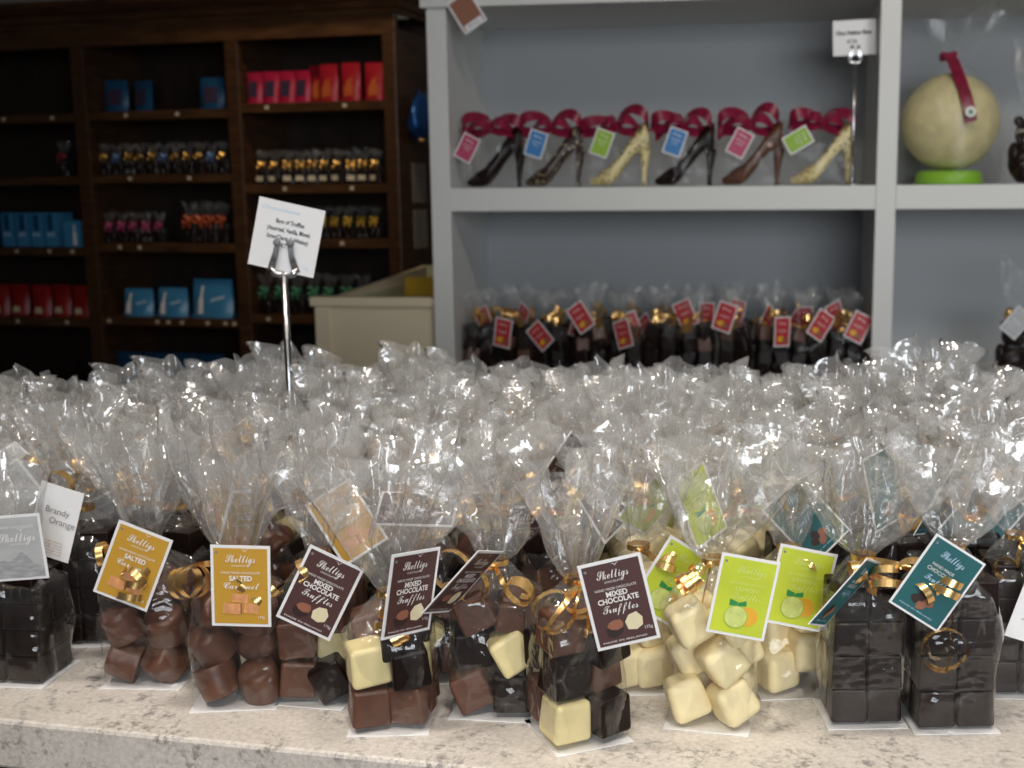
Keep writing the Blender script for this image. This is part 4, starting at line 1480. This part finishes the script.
# ------------------------------------------------------------------ clip stands with price cards
def clip_stand(loc, h, rz, label, k=1.0, tilt=0.0):
    root = empty('clip_stand', loc, rz, label, 'sign holder')
    mb = MB(); mb.lathe([(.0005, .0004), (.030, .0004), (.031, .002), (.030, .004), (.006, .006), (.0045, .012)], M_STEEL, 28); mb.build('base', root)
    mb = MB(); mb.tube([(0, 0, .008), (0, 0, h * .5), (0, 0, h)], .0042 * k, M_STEEL, 12); mb.build('rod', root)
    c = empty('clip', (0, 0, h))
    c.parent = root
    c.rotation_euler = (0, tilt, 0)
    mb = MB()
    # two sprung jaws standing up from a hooped cup
    mb.tube([(-.016 * k, 0, .006 * k), (-.011 * k, 0, -.001 * k), (0, 0, -.003 * k), (.011 * k, 0, -.001 * k), (.016 * k, 0, .006 * k)], .0042 * k, M_STEEL, 10)
    mb.build('clip_cup', root, T(0, 0, h) @ Matrix.Rotation(tilt, 4, 'Y'))
    bpy.data.objects.remove(c)
    for s in (-1, 1):
        mb = MB()
        mb.strip([(s * .0150 * k, -.002, .002 * k), (s * .0130 * k, -.005, .010 * k), (s * .0095 * k, -.006, .022 * k), (s * .0078 * k, -.004, .034 * k)], [(.0046 * k, 0, 0), (.0042 * k, 0, 0), (.0034 * k, 0, 0), (.0028 * k, 0, 0)], M_STEEL)
        mb.strip([(s * .0150 * k, .0035, .002 * k), (s * .0130 * k, .004, .010 * k), (s * .0095 * k, .003, .022 * k)], [(.0035 * k, 0, 0), (.0032 * k, 0, 0), (.0026 * k, 0, 0)], M_STEEL)
        mb.lathe([(.0003, 0), (.0046 * k, 0), (.0048 * k, .0015), (.0022 * k, .003), (.0003, .003)], M_INKG, 12, T(s * .0078 * k, -.004, .036 * k) @ Matrix.Rotation(R(90), 4, 'X'))
        mb.build('jaw', root, T(0, 0, h) @ Matrix.Rotation(tilt, 4, 'Y'))
    return root


SY = 1.44
Pc = hit_y(284, 273, SY)
sg = clip_stand((Pc.x, SY, ZC), Pc.z - ZC, 0, 'steel clip stand rising from the truffle bags', 1.0, R(4))
card_c = hit_y(286, 237.5, SY - .0035)
wc = .0795
hc = .0815
mb = MB()
mb.box(-wc / 2, wc / 2, -.0004, .0004, -hc / 2, hc / 2, M_CARD)
cardo = mb.build('price_card')
cardo.location = (card_c.x, SY - .0008, card_c.z)
cardo.rotation_euler = (0, R(13.0), 0)
# the photo shows the card slightly sheared by its backward lean
tag(cardo, 'white price card reading Bags of Truffles, clipped above the bags', 'price card')
for s, z, sz, wd in [('Bags of Truffles', .0150, .0072, .034), ('(Assorted, Vanilla, Mixed,', .0055, .0072, .052), ('Straw/Champ & Whiskey)', -.0040, .0072, .050), ('€7.95', -.0130, .0072, .013)]:
    mb = MB()
    text_on(mb, s, 0.0015, z, sz, M_INK, y=-.0007, width=wd, bold=.00015)
    mb.build('text_line', cardo)
mb = MB()
text_on(mb, 'Chocolates', -.012, .029, .0060, M_INKB, y=-.0007, width=.046)
mb.build('heading_line', cardo)
mb = MB()
text_on(mb, '150g', .028, -.033, .0040, M_INKB, y=-.0007)
mb.build('weight_line', cardo)

# sign in the shelving unit
w_s = .07
ps = U.hit(855, 62, w_s)
clip_stand(U.world(ps.x, w_s, zs1), ps.z - zs1, -U.al, 'thin steel clip stand on the upper shelf beside the divider', 1.0)
pc = U.hit(857, 37.5, w_s)
pl_ = U.hit(833, 37.5, w_s).x
ch_ = (ud0 - .004 - pl_) / 2
pc.x = pl_ + ch_
mb = MB(); mb.box(-ch_, ch_, -.0005, .0005, -.043, .043, M_CARD)
pcd = mb.build('price_card')
pcd.location = U.world(pc.x, w_s - .0006, pc.z)
pcd.rotation_euler = (0, R(-2), -U.al)
tag(pcd, 'white price card reading Choc Fashion Shoe on the upper shelf', 'price card')
mb = MB()
text_on(mb, 'Choc Fashion Shoe', -.002, .008, .0125, M_INK, y=-.0009, width=.088, bold=.0007)
mb.build('text_line', pcd)
mb = MB()
text_on(mb, '€7.95', -.006, -.014, .0125, M_INK, y=-.0009, width=.024, bold=.0003)
mb.build('text_line', pcd)


# ------------------------------------------------------------------ chocolate shoes in bags
def shoe_mesh(m):
    Ls, hh = .142, .082
    ns, nc = 30, 18
    vs, fs = [], []
    for i in range(ns):
        s = i / (ns - 1)
        x = -Ls / 2 + Ls * s
        # sole line
        t = min(1, max(0, (s - .28) / .62))
        zs = .002 + hh * (t * t * (3 - 2 * t))
        if s < .08:
            zs += .004 * (1 - s / .08)
        wd = .032 * math.sin(PI * min(1, (s + .015) / .42) / 2) if s < .40 else .032 - .010 * min(1, (s - .40) / .35)
        if s > .93:
            wd *= math.sqrt(max(.05, 1 - ((s - .93) / .075) ** 2))
        if s < .40:
            ht = .010 + .036 * math.sin(PI * min(1, s / .40) / 2)
            dip = 0
        else:
            q = (s - .40) / .60
            ht = .046 - .006 * math.sin(PI * q) + .022 * q ** 2
            dip = min(1, (s - .38) / .08) * (ht - .014)
        if s > .95:
            dip *= max(0, (1 - s) / .05) * .8
        for k in range(nc):
            a = -PI / 2 + 2 * PI * k / nc
            cx, cz = math.cos(a), math.sin(a)
            y = wd * abs(cx) ** .7 * (1 if cx >= 0 else -1)
            if cz < 0:
                z = zs + ht * .35 * (1 + cz) ** 1.0
                if cz < -.6:
                    y *= 1.05
                z = zs + max(0, (1 + cz)) * ht * .4
            else:
                z = zs + ht * (.4 + .6 * cz)
                if dip > 0:
                    inn = abs(cx)
                    z = zs + ht * (.4 + .6 * min(1, cz * 2.2)) - dip * max(0, (1 - inn / .80)) ** .5 * (1 if inn < .8 else 0)
            vs.append((x, y, z))
    for i in range(ns - 1):
        for k in range(nc):
            l = (k + 1) % nc
            fs.append((i * nc + k, i * nc + l, (i + 1) * nc + l, (i + 1) * nc + k))
    fs.append(list(range(nc)))
    fs.append(list(range((ns - 1) * nc, ns * nc))[::-1])
    mb = MB()
    mb.add(vs, fs, m, True)
    # heel
    mb.tube([(Ls * .44, 0, hh + .004), (Ls * .435, 0, hh * .75), (Ls * .425, 0, hh * .45), (Ls * .42, 0, hh * .15), (Ls * .42, 0, .0005)], [.0145, .0105, .0070, .0055, .0060], m, 14)
    return mb.mesh('shoe')


SHOE = {'dark': shoe_mesh(M_DARK), 'darkdot': shoe_mesh(M_SHOED), 'cream': shoe_mesh(M_SHOEC), 'milk': shoe_mesh(M_MILK)}


def bow_mesh(seed, w=.160):
    g = random.Random(seed)
    mb = MB()
    ring(mb, 0, .013, .008, M_SATIN)
    ww = .0150
    for s in (-1, 1):
        L_ = w * g.uniform(.45, .62)
        H_ = g.uniform(.016, .044)
        tw = g.uniform(-.5, .5)
        pts, wid = [], []
        for i in range(19):
            t = i / 18
            a = t * 2 * PI
            x = s * L_ * .5 * (1 - math.cos(a))
            z = H_ * math.sin(a) * (1.0 if math.sin(a) > 0 else .45) + .004
            pts.append((x, -.016 + .012 * math.sin(a * 2 + tw) - .006 * t, z))
            wid.append(Vector((.35 * s * math.sin(a), .45 + .3 * math.cos(a + tw), .85)).normalized() * ww)
        mb.strip(pts, wid, M_SATIN)
        pts, wid = [], []
        L2 = w * g.uniform(.35, .55)
        for i in range(13):
            t = i / 12
            pts.append((s * L2 * t, -.020 - .010 * math.sin(t * 5), .004 + .020 * math.sin(t * 4.2 + tw) - .010 * t))
            wid.append(Vector((.2 * math.sin(t * 6), .5, .85)).normalized() * ww)
        mb.strip(pts, wid, M_SATIN)
    mb.lathe([(.001, -.010), (.009, -.007), (.010, .0), (.009, .007), (.001, .010)], M_SATIN, 12, T(0, -.016, 0))
    return mb.mesh('satin_bow')


SHOES = [
    (484, 'dark', 'pink', 467, 148, -28, 'bagged dark chocolate shoe with a pink tag, at the left end of the upper shelf'),
    (553, 'darkdot', 'blue', 536, 144, -18, 'bagged dotted dark chocolate shoe with a blue tag, beside the pink-tagged one'),
    (618, 'cream', 'green', 602, 143, -20, 'bagged cream chocolate shoe with a green tag hanging clear in front'),
    (683, 'dark', 'blue', 675, 142, -20, 'bagged dark chocolate shoe with a blue tag, right of the green-tagged cream shoe'),
    (750, 'milk', 'pink', 740, 143, -28, 'bagged brown chocolate shoe with a dull pink tag, fifth in the shelf row'),
    (820, 'cream', 'green', 798, 140, -60, 'bagged dotted cream shoe beside the thin clip stand'),
]
for i, (px, sk, tk, tx, ty, rot, lab) in enumerate(SHOES):
    w = .10
    p = U.hit(px, 187, w)
    root = empty('bagged_shoe', U.world(max(p.x, ul1 + .095), w, zs1 + .0005), -U.al, lab, 'chocolate shoe', 'bagged chocolate shoes')
    link('film', film_mesh(1200 + i, W=.170, D=.085, Hc=.112, Hn=.150, Ht=.180, flare=.045, expo=7, nu=84, nv=46, m=FILM2, crum=.55, rn=.012), root)
    link('shoe', SHOE[sk], root, T(.004, 0, .002) @ Matrix.Scale(1.09, 4))
    bw = link('satin_bow', bow_mesh(60 + i), root, T(0, 0, .152) @ Matrix.Rotation(R(rnd.uniform(-8, 8)), 4, 'Y'))
    P = U.m @ U.hit(tx, ty, w - .062)
    wm = T(*P) @ RZ(-U.al) @ Matrix.Rotation(-R(rot), 4, 'Y') @ Matrix.Scale(.93, 4)
    link('tag', CARDS[tk], root, (T(*root.location) @ RZ(-U.al)).inverted() @ wm)

# ------------------------------------------------------------------ red-tagged bags on the lower shelf
RF = [film_mesh(1400 + k, W=.082, D=.062, Hc=.110, Hn=.138, Ht=.190 + .006 * (k % 3), flare=.040, nu=64, nv=44, crum=1.1, m=FILM2, rn=.009) for k in range(6)]
RR = [ribbon_mesh(1500 + k, .138, k=1.15) for k in range(5)]
LTAGS = {0: (478, 322, 50), 1: (517, 308, -8), 2: (566, 323, 12), 3: (614, 327, -3), 4: (630, 318, -20), 5: (713, 331, -14), 6: (756, 325, -7), 7: (789, 330, -25), 8: (700, 318, 25)}
nrow = [0, 0, 0]
fcount = 0
for rw in range(3):
    for i in range(11):
        w = .075 + .105 * rw
        u = ul1 + .055 + (ud0 - ul1 - .11) * (i + (.0 if rw % 2 == 0 else .0)) / 10 + rnd.uniform(-.006, .006)
        lab = ('red-tagged cellophane bag of dark chocolates in the front line of the lower shelf', 'red-tagged cellophane bag packed behind the front line on the lower shelf', 'red-tagged cellophane bag at the back of the lower shelf')[rw]
        root = empty('chocolate_bag', U.world(u, w, zb1), -U.al + rnd.uniform(-.25, .25), lab, 'bag of chocolates', ('front line of red-tagged bags', 'second line of red-tagged bags', 'back line of red-tagged bags')[rw])
        root.scale = (1.12, 1.0, rnd.uniform(1.10, 1.22))
        link('film', rnd.choice(RF), root)
        for j in range(4):
            for ix in (-1, 1):
                link('truffle', TR['dark_cube' if rnd.random() < .8 else 'milk_cube'], root, T(ix * .0195, 0, (.019 if j == 0 else .020) + .027 * j) @ Matrix.Rotation(rnd.uniform(-.4, .4), 4, 'Z') @ Matrix.Rotation(rnd.uniform(-.4, .4) * (j > 0), 4, 'Y'))
        link('ribbon', rnd.choice(RR), root, RZ(rnd.uniform(-.5, .5)))
        if rnd.random() < (.8, .7, .3)[rw]:
            mt = T(rnd.uniform(-.025, .025), -.048, rnd.uniform(.098, .150)) @ RZ(rnd.uniform(-.9, .9)) @ Matrix.Rotation(rnd.uniform(-.8, .8), 4, 'Y') @ Matrix.Scale(.88, 4)
            link('tag', CARDS['red'], root, mt)


# ------------------------------------------------------------------ big ball, chocolate figures, hanging tag
w = .18
p = U.hit(948, 187, w)
root = empty('chocolate_ball', U.world(p.x, w, zs1), -U.al, 'large cream chocolate ball on a green base, wrapped with a magenta ribbon', 'chocolate ball')
rb_ = (U.hit(998, 125, w).x - U.hit(900, 125, w).x) / 2
mb = MB(); mb.lathe([(.050, .0004), (.083, .0004), (.086, .006), (.082, .030), (.074, .036), (.050, .036)], M_GREENB, 40); mb.build('base', root)
zc = .040 + rb_ * .975
mb = MB()
bm = bmesh.new(); bmesh.ops.create_uvsphere(bm, u_segments=48, v_segments=28, radius=rb_)
mb.bm(bm, M_BALL, T(0, 0, zc), True); mb.build('ball', root)
Hn_ = zc + rb_ * 1.30
def ball_film():
    me = film_mesh(1700, W=.268, D=.266, Hc=.22, Hn=Hn_, Ht=Hn_ + .105, flare=.11, expo=2.0, nu=110, nv=70, m=FILM2, crum=.35, rn=.016, lean=(.04, -.02))
    return me
link('film', ball_film(), root)
mb = MB()
ring(mb, Hn_, .021, .009, M_SATIN)
tail = [(.0, -.022, Hn_), (.008, -.040, Hn_ - .012), (.018, -.085, Hn_ - .055), (.030, -.118, Hn_ - .100), (.040, -.138, Hn_ - .145), (.044, -.142, Hn_ - .172)]
mb.strip(tail, [(.010, 0, .002)] + [(.014, 0, .004)] * 4 + [(.014, 0, .004)], M_SATIN)
mb.strip([(-.016, -.020, Hn_ + .004), (0, -.026, Hn_), (.022, -.020, Hn_ + .006)], [(0, .004, .007), (0, .004, .009), (0, .004, .007)], M_SATIN)
rib = mb.build('ribbon', root, T(-.014, 0, .004))
mb = MB()
mb.lathe([(.0005, 0), (.0135, 0), (.0140, .001), (.0125, .003), (.009, .0025), (.0005, .0025)], M_PRINTW, 24, T(.040, -.146, Hn_ - .148) @ Matrix.Rotation(R(90), 4, 'X'))
disc_on(mb, .040, Hn_ - .148, .006, .006, M_MINT, -.1492, 14)
mb.build('round_seal', rib)


def figure_mesh(m):
    """moulded chocolate bear: sitting body, head, ears, arms, legs in one surface"""
    bm = bmesh.new()

    def ball(c, r, q=(1, 1, 1)):
        g_ = bmesh.ops.create_uvsphere(bm, u_segments=20, v_segments=14, radius=r)
        for v in g_['verts']:
            v.co = Vector((v.co.x * q[0] + c[0], v.co.y * q[1] + c[1], v.co.z * q[2] + c[2]))
    ball((0, 0, .045), .046, (1, .85, 1))
    ball((0, -.004, .108), .034, (1, .9, .95))
    ball((0, -.034, .100), .013)
    for s in (-1, 1):
        ball((s * .026, 0, .138), .012, (1, .6, 1))
        ball((s * .042, -.018, .066), .016, (.8, 1, 1.6))
        ball((s * .030, -.038, .018), .018, (1, 1.5, 1))
    mb = MB()
    mb.bm(bm, m, smooth=True)
    me = mb.mesh('figure')
    ob = bpy.data.objects.new('tmp', me)
    COL.objects.link(ob)
    md = ob.modifiers.new('r', 'REMESH')
    md.mode = 'VOXEL'
    md.voxel_size = .0035
    md.use_smooth_shade = True
    dg = bpy.context.evaluated_depsgraph_get()
    me2 = bpy.data.meshes.new_from_object(ob.evaluated_get(dg))
    bpy.data.objects.remove(ob)
    if not me2.materials:
        me2.materials.append(m)
    return me2


FIG = figure_mesh(M_DARK)
FFILM = film_mesh(1800, W=.115, D=.095, Hc=.125, Hn=.172, Ht=.30, flare=.05, expo=2.6, nu=84, nv=56, m=FILM2, crum=.8, rn=.010)
for k, (px, py, zsh, w, sc, lab) in enumerate([(1027, 187, zs1, .12, 1.12, 'dark chocolate figure in cellophane at the right end of the upper shelf'),
                                              (1012, 372, zb1, .14, 1.0, 'dark chocolate figure in cellophane with a grey tag on the lower right shelf')]):
    u = U.hit(px, py, w).x
    root = empty('chocolate_figure', U.world(u, w, zsh), -U.al + .2, lab, 'chocolate figure')
    root.scale = (sc,) * 3
    link('film', FFILM, root)
    link('figure', FIG, root, T(0, 0, .0025))
    mb = MB(); mb.lathe([(.0005, .0004), (.05, .0004), (.05, .0012), (.0005, .0012)], M_CARD, 24); mb.build('base_card', root)
    link('ribbon', ribbon_mesh(1900 + k, .172, k=1.3), root)
    if k == 1:
        mb = MB(); card_base(mb, M_GREYP); text_on(mb, SKEL, 0, .0, .011, M_PRINTW, width=.03)
        mb.build('tag', root, T(-.022, -.066, .152) @ RZ(-.1) @ Matrix.Rotation(R(40), 4, 'Y'))

# brown card hanging from the top board
P = U.hit(467, 12, -.02)
mb = MB()
card_base(mb, M_PICM, w=.068, h=.090, b=.005, hole=False)
poly_on(mb, [(-.026, -.040), (.026, -.040), (.026, -.026), (-.026, -.026)], M_CARD, -.0008)
text_on(mb, SKEL, 0, -.037, .011, M_INKG, width=.035)
o = mb.build('hanging_card')
o.location = U.world(P.x, -.022, P.z)
o.rotation_euler = (0, R(-32), -U.al)
tag(o, 'brown card with white border hanging at the top corner of the white shelving', 'card')
mb = MB(); mb.tube([(0, .002, .045), (.004, .006, .055), (.010, .012, .062)], .0008, M_GOLD, 6); mb.build('string', o)

# ------------------------------------------------------------------ room
def struct(name, mb):
    o = mb.build(name)
    o['kind'] = 'structure'
    return o


X0, X1, Y0, Y1, HZ = -3.6, 3.6, -2.2, 5.75, 2.95
mb = MB(); mb.box(X0, X1, Y0, Y1, -.05, 0, M_FLOOR); struct('floor', mb)
mb = MB(); mb.box(X0, X1, Y0, Y1, HZ, HZ + .05, M_CEIL); struct('ceiling', mb)
mb = MB(); mb.box(X0, X1, Y1, Y1 + .1, 0, HZ, M_WALL); struct('wall_back', mb)
mb = MB(); mb.box(X0 - .1, X0, Y0, Y1, 0, HZ, M_WALL); struct('wall_left', mb)
mb = MB(); mb.box(X1, X1 + .1, Y0, Y1, 0, HZ, M_WALL); struct('wall_right', mb)
WX0, WX1, WZ0, WZ1 = -.4, 2.9, 1.0, 2.6
mb = MB()
mb.box(X0, WX0, Y0 - .1, Y0, 0, HZ, M_WALL)
mb.box(WX1, X1, Y0 - .1, Y0, 0, HZ, M_WALL)
mb.box(WX0, WX1, Y0 - .1, Y0, 0, WZ0, M_WALL)
mb.box(WX0, WX1, Y0 - .1, Y0, WZ1, HZ, M_WALL)
struct('wall_front', mb)
mb = MB()
for k in range(5):
    x = WX0 + (WX1 - WX0 - .05) * k / 4
    mb.box(x, x + .05, Y0 - .07, Y0 - .02, WZ0, WZ1, M_WHITE)
mb.box(WX0, WX1, Y0 - .07, Y0 - .02, WZ0, WZ0 + .05, M_WHITE)
mb.box(WX0, WX1, Y0 - .07, Y0 - .02, WZ1 - .05, WZ1, M_WHITE)
mb.box(WX0, WX1, Y0 - .07, Y0 - .02, 2.05, 2.09, M_WHITE)
struct('window_1', mb)


# ------------------------------------------------------------------ light
def area(name, loc, target, sx, sy, power, color):
    l = bpy.data.lights.new(name, 'AREA')
    l.shape = 'RECTANGLE'
    l.size, l.size_y = sx, sy
    l.energy = power
    l.color = color
    o = bpy.data.objects.new(name, l)
    COL.objects.link(o)
    o.location = loc
    o.rotation_euler = (Vector(target) - Vector(loc)).to_track_quat('-Z', 'Y').to_euler()
    return o


area('window_daylight', ((WX0 + WX1) / 2, Y0 - .15, (WZ0 + WZ1) / 2), (.85, 3, 1.25), WX1 - WX0, WZ1 - WZ0, 25, (.90, .95, 1.0)).data.spread = R(75)


def ceiling_spot(x, y, power, color, size=R(70), target=None, blend=.7, soft=.08):
    l = bpy.data.lights.new('ceiling_spotlight', 'SPOT')
    l.energy = power
    l.color = color
    l.spot_size = size
    l.spot_blend = blend
    l.shadow_soft_size = soft
    o = bpy.data.objects.new('ceiling_spotlight', l)
    COL.objects.link(o)
    o.location = (x, y, HZ - .1)
    o.rotation_euler = ((Vector(target) if target else Vector((x, y, 0))) - o.location).to_track_quat('-Z', 'Y').to_euler()


for x, y, p in [(-.9, .55, 47), (-.1, .6, 47), (.75, .55, 47), (.3, -.4, 48), (-.6, -.4, 48)]:
    ceiling_spot(x, y, p, (1.0, .92, .82), target=(x * .9, y + .6, .95))
ceiling_spot(-.70, 3.4, 32, (1.0, .76, .50), target=(-.8, 4.25, 2.0))

for x in (.35, 1.15):
    ceiling_spot(x, 1.15, 30, (1.0, .90, .76), target=(x, 3.1, 1.35), soft=.14)

wd = bpy.data.worlds.new('world')
S.world = wd
wd.use_nodes = True
nt = wd.node_tree
sky = nt.nodes.new('ShaderNodeTexSky')
sky.sky_type = 'HOSEK_WILKIE'
nt.links.new(sky.outputs[0], nt.nodes['Background'].inputs['Color'])
nt.nodes['Background'].inputs['Strength'].default_value = 0.6

S.view_settings.view_transform = 'Standard'
S.view_settings.look = 'None'
S.view_settings.exposure = 0.0
S.view_settings.gamma = 1.0
S.view_settings.use_curve_mapping = False
cy = S.cycles
cy.transparent_max_bounces = 96
cy.max_bounces = 14
cy.diffuse_bounces = 8
cy.glossy_bounces = 6
cy.transmission_bounces = 4
cy.caustics_reflective = False
cy.caustics_refractive = False
cy.sample_clamp_indirect = 4.0
cy.use_denoising = True
